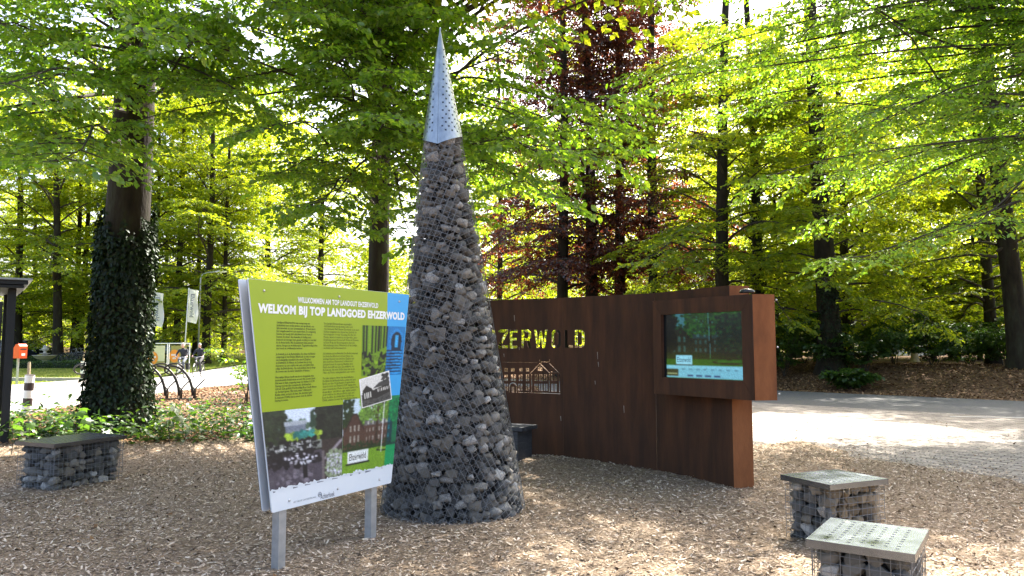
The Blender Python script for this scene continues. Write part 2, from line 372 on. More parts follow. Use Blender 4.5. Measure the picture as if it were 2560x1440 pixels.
# ------------------------------------------------------------------ loose ground cover: chips, fallen leaves
rng = np.random.default_rng(7)
def scatter_quads(name, x, y, z, L, Wd, tilt, m, curl=0.0):
    n = len(x); a = rng.uniform(0, 2 * np.pi, n); tx = rng.normal(0, tilt, n); ty = rng.normal(0, tilt, n)
    d = np.stack([np.cos(a), np.sin(a), tx], -1); d /= np.linalg.norm(d, axis=1)[:, None]
    s = np.stack([-np.sin(a), np.cos(a), ty], -1); s /= np.linalg.norm(s, axis=1)[:, None]
    p = np.stack([x, y, z], -1); hl = (L / 2)[:, None]; hw = (Wd / 2)[:, None]
    q = rng.uniform(.5, 1, (n, 1)); up = np.array([[0, 0, 1.]])
    V = np.stack([p - d * hl - s * hw * q + up * curl * hl, p + d * hl - s * hw, p + d * hl * .9 + s * hw + up * curl * hl, p - d * hl * .85 + s * hw * q], 1).reshape(-1, 3)
    Fq = np.arange(4 * n).reshape(n, 4)
    return np_mesh(name, V, Fq, m)
N = 210000
y = (2.2 ** 1.5 + rng.random(N) * (13.2 ** 1.5 - 2.2 ** 1.5)) ** (1 / 1.5)
x = rng.uniform(-.76, .76, N) * y * 1.0
edge = xr(y) + .18 * np.sin(y * 2.2)
keep = (x < edge + rng.exponential(.45, N) * (rng.random(N) < .8)) & (y < MUL_Y(x) + rng.exponential(.12, N)); x, y = x[keep], y[keep]
L_ = rng.uniform(.011, .042, len(x)) * rng.choice([.6, .9, 1.4], len(x)); 
o = link('wood_chips', scatter_quads('wood_chips', x, y, np.where(x < xr(y), mulch_z(x, y), .014) + rng.uniform(.0, .014, len(x)), L_, L_ * rng.uniform(.18, .42, len(x)), .28, M['chip']))
tag(o, 'loose pale brown wood chips spread over the whole foreground ground', 'wood chips', kind='stuff')
# fallen leaves: left bed, right bank, a few on chips and paving
xl = rng.uniform(-12.2, 1, 42000); yl = rng.uniform(12.2, 30, 42000); k = (yl > MUL_Y(xl) - .3) & (xl > -11.9 + rng.exponential(.2, 42000) * -1)
s_ = rng.uniform(-.2, 11, 52000); t_ = rng.uniform(-24, 26, 52000); xb = 9.9 + .71 * s_ + .704 * t_; yb = 27.4 + .704 * s_ - .71 * t_; kb = (xb / yb < .78) & (xb / yb > -.02) & (yb > 8)
xc = rng.uniform(-6, 9, 700); yc = rng.uniform(3, 16, 700)
x = np.concatenate([xl[k], xb[kb], xc]); y = np.concatenate([yl[k], yb[kb], yc]); n0 = len(x) - 700
z = H(x, y) + rng.uniform(-.015, .03, len(x)); z[n0:] = .03
L_ = rng.uniform(.05, .10, len(x)); L_[n0:] *= .55
o = link('fallen_leaves', scatter_quads('fallen_leaves', x, y, z, L_, L_ * .6, .35, M['litter_leaf'], .25))
tag(o, 'dry brown fallen leaves under the trees either side', 'fallen leaves', kind='stuff')
# grass blades on the near lawn edge
n = 60000; xg = -18.6 - rng.random(n) ** 1.6 * 30; yg = rng.uniform(20, 58, n); a = rng.uniform(0, 6.28, n); h = rng.uniform(.04, .10, n)
p = np.stack([xg, yg, H(xg, yg) + .015], -1); sd = np.stack([np.cos(a), np.sin(a), 0 * a], -1) * .012; tp = np.stack([rng.normal(0, .03, n), rng.normal(0, .03, n), h], -1)
o = link('lawn_grass', np_mesh('lawn_grass', np.stack([p - sd, p + sd, p + tp], 1).reshape(-1, 3), np.arange(3 * n).reshape(n, 3), M['grass']))
tag(o, 'short sunlit grass of the lawn beyond the road', 'grass', kind='stuff')

# ------------------------------------------------------------------ pavers
PL, PW = .205, .102
pm = MB(); g = .0065; hx, hy = PL / 2 - g, PW / 2 - g
pm.add([(-hx, -hy, -.03), (hx, -hy, -.03), (hx, hy, -.03), (-hx, hy, -.03), (-hx, -hy, .004), (hx, -hy, .004), (hx, hy, .004), (-hx, hy, .004),
        (-hx + .006, -hy + .006, .009), (hx - .006, -hy + .006, .009), (hx - .006, hy - .006, .009), (-hx + .006, hy - .006, .009)],
       [(8, 9, 10, 11), (4, 5, 9, 8), (5, 6, 10, 9), (6, 7, 11, 10), (7, 4, 8, 11), (0, 1, 5, 4), (1, 2, 6, 5), (2, 3, 7, 6), (3, 0, 4, 7)])
paver_me = pm.mesh('paver', M['paver']); pang = math.atan2(RD.y, RD.x)
cand = []
rr = random.Random(3)
for i in range(-110, 1):
    s = i * PW - .05
    for j in range(-50, 130):
        t = (j + (.5 if i % 2 else 0)) * PL
        px_, py_ = ROADP.x + RN.x * s + RD.x * t, ROADP.y + RN.y * s + RD.y * t
        if py_ < 5 or px_ < xr(py_) - .5 or px_ / py_ > .73: continue
        cand.append((px_ * px_ + py_ * py_ if px_ > xr(py_) + .15 else 999, px_, py_, rr.uniform(-.003, .002), rr.gauss(0, .008)))
cand.sort()
for _, a, b, dz, r_ in cand[:300]: link('paver', paver_me, paving, (a, b, dz), (rr.gauss(0, .008), rr.gauss(0, .008), pang + r_))
cv = np.array([v.co for v in paver_me.vertices]); q = np.array([c[1:] for c in cand[300:]])
ca, sa = np.cos(pang + q[:, 3])[:, None], np.sin(pang + q[:, 3])[:, None]
V = np.stack([q[:, 0:1] + cv[:, 0] * ca - cv[:, 1] * sa, q[:, 1:2] + cv[:, 0] * sa + cv[:, 1] * ca, q[:, 2:3] + 0 * ca + cv[:, 2]], -1).reshape(-1, 3)
f0 = np.array([tuple(p.vertices) for p in paver_me.polygons])[:5]
o = link('paver_field', np_mesh('paver_field', V, (f0[None] + 12 * np.arange(len(q))[:, None, None]).reshape(-1, 4), M['paver_i']), paving); o['kind'] = 'stuff'
# far part of the brick area (behind the rusty wall), coarse
sh = strip('brick_paving_behind_wall', -9, -.05, -16, -3.5, .003, M['pavesheet'])
mk = MB()
for (p0, p1) in ((at_z(2375, 1043), at_z(2640, 1046)), (at_z(2400, 1103), at_z(2660, 1106))):
    d = (p1 - p0).normalized(); nn = Vector((-d.y, d.x, 0)) * .05
    mk.add([p0 - nn + Vector((0, 0, .0135)), p1 - nn + Vector((0, 0, .0135)), p1 + nn + Vector((0, 0, .0135)), p0 + nn + Vector((0, 0, .0135))], [(0, 1, 2, 3)])
mk.build('bay_marking', M['white_line'])['kind'] = 'structure'
# kerb stones by the lawn
kerb = link('kerb', None); kerb['kind'] = 'structure'
km = MB(); km.box((0, 0, .06), (.16, .97, .2)); kme = km.mesh('kerb_stone', M['kerb'])
for k in range(15): link('kerb_stone', kme, kerb, (-18.62, 19.5 + k, .02))
for k in range(5): link('kerb_stone', kme, kerb, (-19.2 - k, 34.15 + .12 * k, .02), (0, 0, R(88)))

# ------------------------------------------------------------------ rusty steel wall with cut-out lettering
ZT = 2.3
def plan(px, py, z): p = at_z(px, py, z); return Vector((p.x, p.y, 0))
wB, wA, wL = plan(1636, 732.5, ZT), plan(1407, 744.2, ZT), plan(1228, 751, ZT)
wC = plan(1823, 713.5, ZT); wL = wL + (wL - wA).normalized() * .55; wL2 = wL + (wL - wA).normalized() * 1.5 + Vector((0, .12, 0))
wall = thing('steel_wall', 'long rust-brown steel wall with cut-out lettering behind the stone cone', 'wall', wA)
inv = Matrix.Translation(-wA)
LET = {
 'E': [[(0, 0), (.5, 0), (.5, .15), (.18, .15), (.18, .43), (.45, .43), (.45, .57), (.18, .57), (.18, .85), (.5, .85), (.5, 1), (0, 1)]],
 'H': [[(0, 0), (.17, 0), (.17, .42), (.4, .42), (.4, 0), (.57, 0), (.57, 1), (.4, 1), (.4, .58), (.17, .58), (.17, 1), (0, 1)]],
 'Z': [[(0, 1), (.6, 1), (.6, .84), (.2, .16), (.6, .16), (.6, 0), (0, 0), (0, .16), (.4, .84), (0, .84)]],
 'R': [[(0, 0), (.17, 0), (.17, 1), (0, 1)], [(.22, 1), (.42, 1), (.55, .88), (.55, .58), (.45, .46), (.57, 0), (.4, 0), (.3, .42), (.22, .42), (.22, .56), (.36, .56), (.4, .62), (.4, .82), (.36, .86), (.22, .86)]],
 'W': [[(0, 1), (.15, 1), (.23, .35), (.33, .95), (.45, .95), (.55, .35), (.63, 1), (.78, 1), (.63, 0), (.48, 0), (.39, .55), (.3, 0), (.15, 0)]],
 'O': [[(.26, 1), (.12, 1), (0, .86), (0, .14), (.12, 0), (.26, 0), (.26, .15), (.2, .15), (.16, .2), (.16, .8), (.2, .85), (.26, .85)], [(.32, 1), (.46, 1), (.58, .86), (.58, .14), (.46, 0), (.32, 0), (.32, .15), (.38, .15), (.42, .2), (.42, .8), (.38, .85), (.32, .85)]],
 'L': [[(0, 0), (.5, 0), (.5, .16), (.18, .16), (.18, 1), (0, 1)]],
 'D': [[(0, 0), (.17, 0), (.17, 1), (0, 1)], [(.22, 1), (.4, 1), (.56, .85), (.56, .15), (.4, 0), (.22, 0), (.22, .15), (.34, .15), (.39, .2), (.39, .8), (.34, .85), (.22, .85)]]}
def wall_panel(P0, P1, letters, rects, polys, zt=ZT):
    """P0 left, P1 right (seen from the camera)"""
    u = (P1 - P0).normalized(); n = Vector((u.y, -u.x, 0)); Lw = (P1 - P0).length
    def sp(px, py): q = on_plane(px, py, P0, n) - P0; return (q.dot(u), q.z)
    P = [[(.0013, -.1), (Lw - .0013, -.1), (Lw - .0013, zt), (.0013, zt)]]
    for ch, x0, x1, yt, yb in letters:
        a, b = sp(x0, yt), sp(x1, yb); wmax = max(p[0] for pl in LET[ch] for p in pl)
        for pl in LET[ch]: P.append([(a[0] + p[0] / wmax * (b[0] - a[0]), b[1] + p[1] * (a[1] - b[1])) for p in pl])
    for x0, y0, x1, y1 in rects:
        a, b = sp(x0, y0), sp(x1, y1); P.append([(a[0], b[1]), (b[0], b[1]), (b[0], a[1]), (a[0], a[1])])
    for pl in polys: P.append([sp(*p) for p in pl])
    me = plate_mesh('wall_panel', P, .008, M['corten_p'])
    o = link('panel', me, wall); o.matrix_basis = inv @ basis(u, n, P0); return o, u, n, sp
Z4 = lambda a, b: (1220 + a / 2.571, 680 + b / 2.571)
def R4(a, b, c, d): return (*Z4(a, b), *Z4(c, d))
rects = []
for xa, xb_ in ((15, 38), (58, 82), (105, 128), (147, 172), (200, 222), (243, 265)): rects.append(R4(xa, 617, xb_, 641))
for xa, xb_ in ((-30, -8), (15, 38), (58, 82), (105, 128), (147, 180), (198, 222), (243, 265), (300, 320), (328, 352), (359, 381)):
    m_ = (xa + xb_) / 2
    rects += [R4(xa, 657, m_ - 1.6, 700), R4(m_ + 1.6, 657, xb_, 700)]
for xa, xb_ in ((-30, -8), (15, 38), (58, 82), (105, 130), (192, 222), (243, 268), (298, 320), (326, 352), (358, 384)):
    m_ = (xa + xb_) / 2
    rects += [R4(xa, 718, m_ - 1.5, 763), R4(m_ + 1.5, 718, xb_, 763)]
for ya, yb_ in ((655, 700), (718, 768)): rects += [R4(405, ya, 422, yb_), R4(426, ya, 444, yb_)]
rects += [R4(278, 655, 284, 770), R4(391, 655, 397, 770), R4(456, 652, 463, 772), R4(-60, 772, 130, 779), R4(192, 774, 466, 781), R4(-60, 578, 318, 582), R4(331, 603, 338, 608), R4(345 - 25, 612, 350, 636), R4(330, 562, 333, 574), R4(394, 562, 397, 574), R4(339, 576, 396, 580)]
arch_o = [Z4(161 + 27 * math.cos(a), 735 - 27 * math.sin(a)) for a in np.linspace(0, math.pi, 9)]
arch_i = [Z4(161 + 19 * math.cos(a), 735 - 19 * math.sin(a)) for a in np.linspace(math.pi, 0, 9)]
polys = [[Z4(188, 776)] + arch_o + [Z4(134, 776), Z4(142, 776)] + arch_i + [Z4(180, 776)], [Z4(152, 776), Z4(152, 738), Z4(170, 738), Z4(170, 776)],
         [Z4(266, 653), Z4(334, 583), Z4(402, 648), Z4(396, 650), Z4(334, 591), Z4(275, 653)], [Z4(398, 584), Z4(455, 641), Z4(463, 646), Z4(402, 641 + 2), Z4(402, 638), Z4(450, 641), Z4(394, 588)]]
wall_panel(wL2, wL, [], [], [])
wall_panel(wL, wA, [('E', 1187, 1206, 824, 871), ('H', 1213, 1237, 824, 871), ('Z', 1245.3, 1270.6, 824, 871), ('E', 1274.5, 1294, 824.5, 871), ('R', 1303.6, 1329, 824.5, 870.5), ('W', 1335.5, 1369, 825, 870), ('O', 1379, 1402, 825, 869.5)], rects, polys)
_, uA, nA, spA = wall_panel(wA, wB, [('L', 1411.5, 1433, 825, 869.5), ('D', 1437, 1462, 825, 869)], [], [])
# right-hand box column of the wall: front plate, end plate, back and top
uC = (wC - wB).normalized(); eC = Vector((.97, .22, 0)).normalized()
wD = wC + eC * .25; wE = wB + (wD - wC) * .9
nC = Vector((uC.y, -uC.x, 0))
mb = MB(); t = .006; inn = -nC * t
mb.prism([(wB + uC * .0015)[:2], (wC)[:2], (wC + inn)[:2], (wB + uC * .0015 + inn)[:2]], -.1, ZT)
o = mb.build('front_plate', M['corten'], wall); o.location = -wA
nE = Vector((eC.y, -eC.x, 0)); mb = MB()
mb.prism([(wC + eC * .002)[:2], wD[:2], (wD - nE * t)[:2], (wC + eC * .002 - nE * t)[:2]], -.1, ZT); o = mb.build('end_plate', M['corten_lit'], wall); o.location = -wA
mb = MB(); mb.prism([(wD + inn * .5 - nE * .007)[:2], (wE - nE * .007)[:2], (wE - nE * .012)[:2], (wD - nE * .013)[:2]], -.1, ZT); o = mb.build('back_plate', M['corten'], wall); o.location = -wA
mb = MB(); mb.prism([(wB + inn * 2 + uC * .01)[:2], (wC + inn * 2 - nE * .01 - uC * .01)[:2], (wD - nE * .012 - uC * .01)[:2], (wE + uC * .02)[:2]], ZT - .012, ZT - .004); o = mb.build('top_plate', M['corten'], wall); o.location = -wA
# pale drip marks and small fixing bolts on the wall face
def drip(px, y0, y1, P0, n_, wpx=1.6):
    a, b = on_plane(px, y0, P0, n_), on_plane(px + 1, y1, P0, n_); u = Vector((-n_.y, n_.x, 0)); wd = .5 * wpx * (a - Vector((0, 0, CAMH))).length / F
    mb = MB(); e = n_ * .0062; mb.add([a - u * wd + e, b - u * wd * .5 + e, b + u * wd * .5 + e, a + u * wd + e], [(0, 1, 2, 3)]); o = mb.build('drip_mark', M['drip'], wall); o.location = -wA
nL = Vector(((wA - wL).normalized().y, -(wA - wL).normalized().x, 0))
for px_, a, b in ((1494, 880, 898), (1496, 905, 917), (1560, 1014, 1032), (1488, 952, 961)): drip(px_, a, b, wA, nA)
for px_, a, b in ((1286, 788, 803), (1402, 1040, 1052), (1260, 884, 892), (1298, 868, 875)): drip(px_, a, b, wL, nL)

# screen box hanging on the wall's right end
ZB1, ZB0 = 2.17, 1.025
kT, kR = plan(1632, 752, ZB1), plan(1880, 735, ZB1)
kQ = kR + eC * .27; kS = Vector((2.05, 9.45, 0))
sbox = thing('screen_box', 'rust-brown steel box with a lit information screen, fixed to the wall end', 'screen', (kR.x, kR.y, ZB0))
bi = -Vector((kR.x, kR.y, ZB0)); uK = (kR - kT).normalized(); nK = Vector((uK.y, -uK.x, 0)); LK = (kR - kT).length
def sK(px, py): q = on_plane(px, py, kT, nK) - kT; return (q.dot(uK), q.z)
s_tl, s_tr, s_br, s_bl = sK(1650, 787), sK(1853, 777), sK(1859, 958), sK(1657, 938)
ix0, ix1, iz0, iz1 = (s_tl[0] + s_bl[0]) / 2, (s_tr[0] + s_br[0]) / 2, (s_bl[1] + s_br[1]) / 2, (s_tl[1] + s_tr[1]) / 2
BK = Matrix.Translation(bi) @ basis(uK, nK, kT); g = .0018
frames = [[(g, ZB1), (LK - g, ZB1), (ix1 - g, iz1), (ix0 + g, iz1)], [(LK, ZB1 - g), (LK, ZB0 + g), (ix1, iz0 + g), (ix1, iz1 - g)],
          [(LK - g, ZB0), (g, ZB0), (ix0 + g, iz0), (ix1 - g, iz0)], [(0, ZB0 + g), (0, ZB1 - g), (ix0, iz1 - g), (ix0, iz0 + g)]]
for fp in frames:
    o = link('frame_plate', curve_mesh('frame_plate', [fp], .008, M['corten_p']), sbox); o.matrix_basis = BK
    # return lip into the screen opening
mb = MB(); d_ = .05
for (a, b), (c, e) in (((ix0, iz0), (ix1, iz0)), ((ix1, iz0), (ix1, iz1)), ((ix1, iz1), (ix0, iz1)), ((ix0, iz1), (ix0, iz0))):
    mb.add([(a, b, -.004), (c, e, -.004), (c, e, -d_), (a, b, -d_)], [(0, 1, 2, 3)])
o = mb.build('opening_lip', M['corten'], sbox); o.matrix_basis = BK
def plate(name, poly, z0, z1, m):
    mb = MB(); mb.prism([p[:2] for p in poly], z0, z1); o = mb.build(name, m, sbox); o.location = bi; return o
plate('end_plate', [kR + nK * .0 + eC * .005, kQ, kQ - nE * .006, kR + eC * .005 - nE * .006], ZB0, ZB1, M['corten_lit'])
plate('top_plate', [kT - nK * .008, kR - nK * .008 - nE * .008, kQ - nE * .008, kS], ZB1 - .01, ZB1 - .003, M['corten_lit'])
plate('bottom_plate', [kT - nK * .008, kR - nK * .008 - nE * .008, kQ - nE * .008, kS], ZB0 + .002, ZB0 + .009, M['corten'])
plate('left_plate', [kT - nK * .006, kS, kS + uK * .006, kT - nK * .006 + uK * .006], ZB0 + .012, ZB1 - .012, M['corten'])
plate('back_plate', [kQ - nE * .009, kS + uK * .02, kS + uK * .02 - nK * .006, kQ - nE * .009 - nK * .006], ZB0 + .012, ZB1 - .012, M['corten'])
# painted pictures (flat print) ------------------------------------------------
class Img:
    def __init__(s, w_, h_, c): s.a = np.ones((h_, w_, 3)) * np.array(c); s.w, s.h = w_, h_; s.Y, s.X = np.mgrid[0:h_, 0:w_]; s.X = (s.X + .5) / w_; s.Y = (s.Y + .5) / h_; s.r = np.random.default_rng(5)
    def put(s, mask, c, var=0):
        c = np.array(c); k = int(mask.sum())
        s.a[mask] = c + (s.r.normal(0, var, (k, 1)) * np.ones(3) if var else 0)
    def rect(s, x0, y0, x1, y1, c, var=0): s.put((s.X >= x0) & (s.X < x1) & (s.Y >= y0) & (s.Y < y1), c, var)
    def ell(s, x, y, a, b, c, var=0, rag=0): s.put(((s.X - x) / a) ** 2 + ((s.Y - y) / b) ** 2 + (s.r.normal(0, rag, s.X.shape) if rag else 0) < 1, c, var)
    def poly(s, P, c, var=0):
        m = np.zeros(s.X.shape, bool); n = len(P)
        for i in range(n):
            (x0, y0), (x1, y1) = P[i], P[(i + 1) % n]
            if y0 == y1: continue
            m ^= ((s.Y >= min(y0, y1)) & (s.Y < max(y0, y1)) & (s.X < x0 + (s.Y - y0) / (y1 - y0) * (x1 - x0)))
        s.put(m, c, var)
    def dots(s, x0, y0, x1, y1, n, c, r0=.01, r1=.03, var=.03):
        for _ in range(n): s.ell(s.r.uniform(x0, x1), s.r.uniform(y0, y1), s.r.uniform(r0, r1), s.r.uniform(r0, r1), np.array(c) * s.r.uniform(.7, 1.2), var)
    def line(s, x0, y0, x1, y1, wd, c): 
        d = np.hypot(x1 - x0, y1 - y0); nx, ny = -(y1 - y0) / d * wd, (x1 - x0) / d * wd
        s.poly([(x0 - nx, y0 - ny), (x1 - nx, y1 - ny), (x1 + nx, y1 + ny), (x0 + nx, y0 + ny)], c)
def soften(im, k=1):
    for _ in range(k):
        p_ = np.pad(im.a, ((1, 1), (1, 1), (0, 0)), 'edge'); im.a = .4 * im.a + .15 * (p_[:-2, 1:-1] + p_[2:, 1:-1] + p_[1:-1, :-2] + p_[1:-1, 2:])
    im.a = im.a * (1 + im.r.normal(0, .05, im.X.shape))[..., None]; return im
def grid_print(name, im, pts, m, parent, offs):
    """bilinear grid over 4 local corner points tl,tr,br,bl (local x,y); z = offs"""
    soften(im); h_, w_ = im.h, im.w; v, u = np.mgrid[0:h_, 0:w_]; u = u / (w_ - 1); v = v / (h_ - 1)
    tl, tr, br, bl = [np.array(p) for p in pts]
    P = tl * ((1 - u) * (1 - v))[..., None] + tr * (u * (1 - v))[..., None] + br * (u * v)[..., None] + bl * ((1 - u) * v)[..., None]
    V = np.concatenate([P.reshape(-1, 2), np.full((h_ * w_, 1), offs)], 1); i = (np.arange(h_ - 1)[:, None] * w_ + np.arange(w_ - 1)[None]).ravel()
    me = np_mesh(name, V, np.stack([i, i + w_, i + w_ + 1, i + 1], -1), m)
    c = np.clip(im.a, 0, 1).reshape(-1, 3); c = np.where(c <= .04045, c / 12.92, ((c + .055) / 1.055) ** 2.4)
    at = me.color_attributes.new('print', 'FLOAT_COLOR', 'POINT'); at.data.foreach_set('color', np.concatenate([c, np.ones((len(c), 1))], 1).astype(np.float32).ravel())
    return link(name, me, parent) if parent else me
def house_photo(w_, h_, dark=False):
    im = Img(w_, h_, (.30, .44, .17)); im.rect(0, 0, .45, .5, (.74, .82, .88)); im.rect(.3, .1, 1, .5, (.36, .5, .2), .06)
    im.dots(.28, 0, 1, .42, 420, (.42, .58, .20), .012, .03); im.dots(.3, 0, 1, .5, 160, (.27, .40, .13), .01, .025); im.dots(0, 0, .18, .5, 160, (.13, .2, .08), .012, .03)
    im.dots(.42, .1, .72, .36, 40, (.74, .82, .84), .006, .015)
    im.rect(.02, .38, .9, .7, (.30, .21, .165), .025); im.poly([(.03, .44), (.17, .22), (.24, .22), (.38, .44)], (.27, .18, .14), .02); im.poly([(.02, .44), (.17, .2), (.24, .2), (.39, .44), (.37, .44), (.235, .225), (.175, .225), (.04, .44)], (.16, .12, .11))
    im.rect(.38, .32, .86, .39, (.36, .36, .36), .03)
    for k in range(3):
        for y0, y1 in ((.36, .44), (.50, .59)): im.rect(.125 + .07 * k, y0, .155 + .07 * k, y1, (.58, .57, .53), .08)
    for k in range(8):
        for y0, y1 in ((.42, .48), (.53, .59)): im.rect(.41 + .058 * k, y0, .435 + .058 * k, y1, (.54, .53, .50), .1)
    for k in range(5): im.rect(.43 + .085 * k, .325, .46 + .085 * k, .37, (.66, .66, .64), .05)
    im.rect(.585, .12, .62, .68, (.22, .16, .11), .03); im.line(.6, .3, .48, .1, .008, (.22, .16, .11)); im.line(.6, .26, .72, .05, .008, (.22, .16, .11)); im.dots(.4, .0, .95, .34, 150, (.40, .55, .2), .01, .022); im.dots(.02, .6, .9, .69, 70, (.13, .2, .08), .01, .025)
    im.rect(0, .67, 1, .71, (.12, .2, .07), .03); im.rect(0, .7, 1, 1, (.42, .58, .12), .03)
    im.ell(.82, .74, .2, .032, (.1, .16, .06)); im.ell(.82, .733, .17, .022, (.48, .62, .2))
    return im
# the lit screen
im = house_photo(110, 84)
im.dots(.68, .05, 1, .64, 260, (.13, .2, .16), .015, .04); im.dots(.0, .0, 1, .3, 120, (.25, .38, .2), .01, .025); im.dots(.78, .4, 1, .6, 20, (.3, .34, .2), .01, .03); im.dots(0, 0, .14, .6, 60, (.05, .07, .08), .03, .06)
im.line(.575, .0, .6, .7, .004, (.85, .9, .95))
im.a = im.a * np.array([.34, .62, .64]) * .78; im.a[(im.Y > .62) & (im.Y < .8)] *= np.array([.8, 1.05, .6])
im.rect(0, .0, .035, 1, (.02, .03, .04)); im.rect(0, 0, .13, .05, (.02, .03, .04))
im.rect(.04, .8, 1, .99, (.38, .66, .76)); im.rect(.04, .8, 1, .84, (.42, .70, .80)); im.rect(.04, .855, .19, .97, (.06, .09, .09)); im.rect(.05, .92, .18, .94, (.5, .55, .4))
for k in range(8): im.rect(.24 + .09 * k, .85, .28 + .09 * k, .87, (.28, .5, .6))
for k in range(4): im.rect(.31 + .11 * k, .945, .38 + .11 * k, .965, (.08, .22, .4))
im.rect(.16, .64, .37, .79, (.50, .76, .86)); im.rect(.15, .785, .39, .8, (.02, .03, .02))
scr = grid_print('screen', im, [(ix0, iz1), (ix1, iz1), (ix1, iz0), (ix0, iz0)], M['screen'], sbox, -.045); scr.matrix_basis = BK
sw, sh_ = ix1 - ix0, iz1 - iz0
o = link('screen_lettering', fit_mesh(text_mesh('Ehzerwold', M['glassblack'], 0.0), ix0 + .18 * sw, ix0 + .35 * sw, iz0 + .245 * sh_, iz0 + .325 * sh_), sbox); o.matrix_basis = BK @ Matrix.Translation((0, 0, -.042))
# bolts on the box end, small dome on top
for (px_, py_) in ((1943, 750), (1946, 868), (1950, 985)):
    p = on_plane(px_ - 3, py_, kQ, nE) + nE * .006; mb = MB(); mb.ball((0, 0, 0), .012, 8); o = mb.build('bolt', M['chrome'], sbox, True); o.location = p + bi
mb = MB(); mb.lathe([(0, .045), (.04, .042), (.07, .03), (.08, .012), (.08, 0), (0, 0)], n=20)
o = mb.build('sensor_dome', M['glassblack'], None, True); o.location = at_z(1868, 731, ZB1) ; o.location.z = ZB1 - .003
tag(o, 'small flat black sensor dome on top of the screen box', 'sensor')

# ------------------------------------------------------------------ bench in front of the wall
bq = at_z(1300, 1160); bd = (wA - wL).normalized(); bn = Vector((bd.y, -bd.x, 0))
bend = Vector((xpx(1326, 10.0, .5), 10.0, 0))
bench = thing('bench', 'dark grey plank bench half hidden behind the stone cone', 'bench', bend, math.atan2(bd.y, bd.x))
for k in range(3):
    mb = MB(); mb.box((-.9, -.02 + .145 * (k - 1), .52), (1.8, .13, .05)); mb.build('seat_plank', M['greywood'], bench)
for xo in (-.12, -1.65):
    mb = MB(); mb.box((xo, -.02, .23), (.09, .38, .5)); mb.build('leg', M['greywood'], bench)

# ------------------------------------------------------------------ gabion stones
rs = np.random.default_rng(11)
def stone_mesh(k, mname):
    bm = bmesh.new(); n = 18 + (k % 3) * 4
    v = rs.normal(size=(n, 3)); v /= np.linalg.norm(v, axis=1)[:, None]; v *= rs.uniform(.82, 1.12, (n, 1))
    v = np.sign(v) * np.abs(v) ** .75
    for p in v: bm.verts.new(p)
    bmesh.ops.convex_hull(bm, input=bm.verts[:]); loose = [q for q in bm.verts if not q.link_faces]; bmesh.ops.delete(bm, geom=loose, context='VERTS')
    me = bpy.data.meshes.new('stone'); bm.to_mesh(me); bm.free(); me.materials.append(M[mname])
    me.polygons.foreach_set('use_smooth', [k % 5 == 0] * len(me.polygons)); me.update(); return me
SM = {m_: [stone_mesh(k, m_) for k in range(9)] for m_ in ('stone', 'stone_tan')}
def place_stones(spots, parent, limit, name='stone'):
    """spots: (score, loc, rot, scale, kind); the best `limit` become objects, the rest one joined part"""
    spots.sort(key=lambda q: -q[0])
    for q in spots[:limit]:
        link('stone', SM[q[4]][rs.integers(9)], parent, q[1], q[2], q[3])
    rest = spots[limit:]
    if rest:
        mb = MB()
        for q in rest:
            me = SM['stone'][rs.integers(9)]; Mx = Matrix.LocRotScale(Vector(q[1]), __import__('mathutils').Euler(q[2]), Vector(q[3]))
            mb.add([Mx @ v.co for v in me.vertices], [tuple(p.vertices) for p in me.polygons])
        o = mb.build('stone_fill', M['stone_i'], parent, True); o['kind'] = 'stuff'
CX, CY, CR, CH, CTAN = -.578, 7.42, .70, 3.76, .1395
cone = thing('stone_cone', 'tall cone of grey cobbles in wire mesh with a pointed perforated steel cap', 'sculpture', (CX, CY, 0)); cone.rotation_euler = (0, -R(1.95), 0)
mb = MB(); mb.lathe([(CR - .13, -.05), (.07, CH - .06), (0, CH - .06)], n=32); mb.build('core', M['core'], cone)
spots = []; z = .02; row = 0
while z < CH - .01:
    r = CR - CTAN * z; hgt = rs.uniform(.07, .10); step = .118; n = max(6, int(2 * math.pi * r / step)); ph = rs.uniform(0, 6.28)
    for k in range(n):
        a = ph + 2 * math.pi * (k + rs.uniform(-.2, .2)) / n; sz = rs.choice([.62, .8, .95, 1.1, 1.35]) * rs.uniform(.9, 1.12)
        lx = .055 * sz * rs.uniform(.85, 1.35); lz = .042 * sz * rs.uniform(.8, 1.2); ly = .055
        rr_ = r - .052 + rs.uniform(-.02, .008); zz = z + rs.uniform(-.025, .025)
        score = -math.sin(a) * .9 + .25 * math.cos(a) * 0 + .5 * sz
        spots.append((score, (rr_ * math.cos(a), rr_ * math.sin(a), zz), (rs.normal(0, .25), rs.normal(0, .35), a + R(90) + rs.normal(0, .25)), (lx, ly, lz), 'stone'))
    z += hgt * .86; row += 1
place_stones(spots, cone, 300)
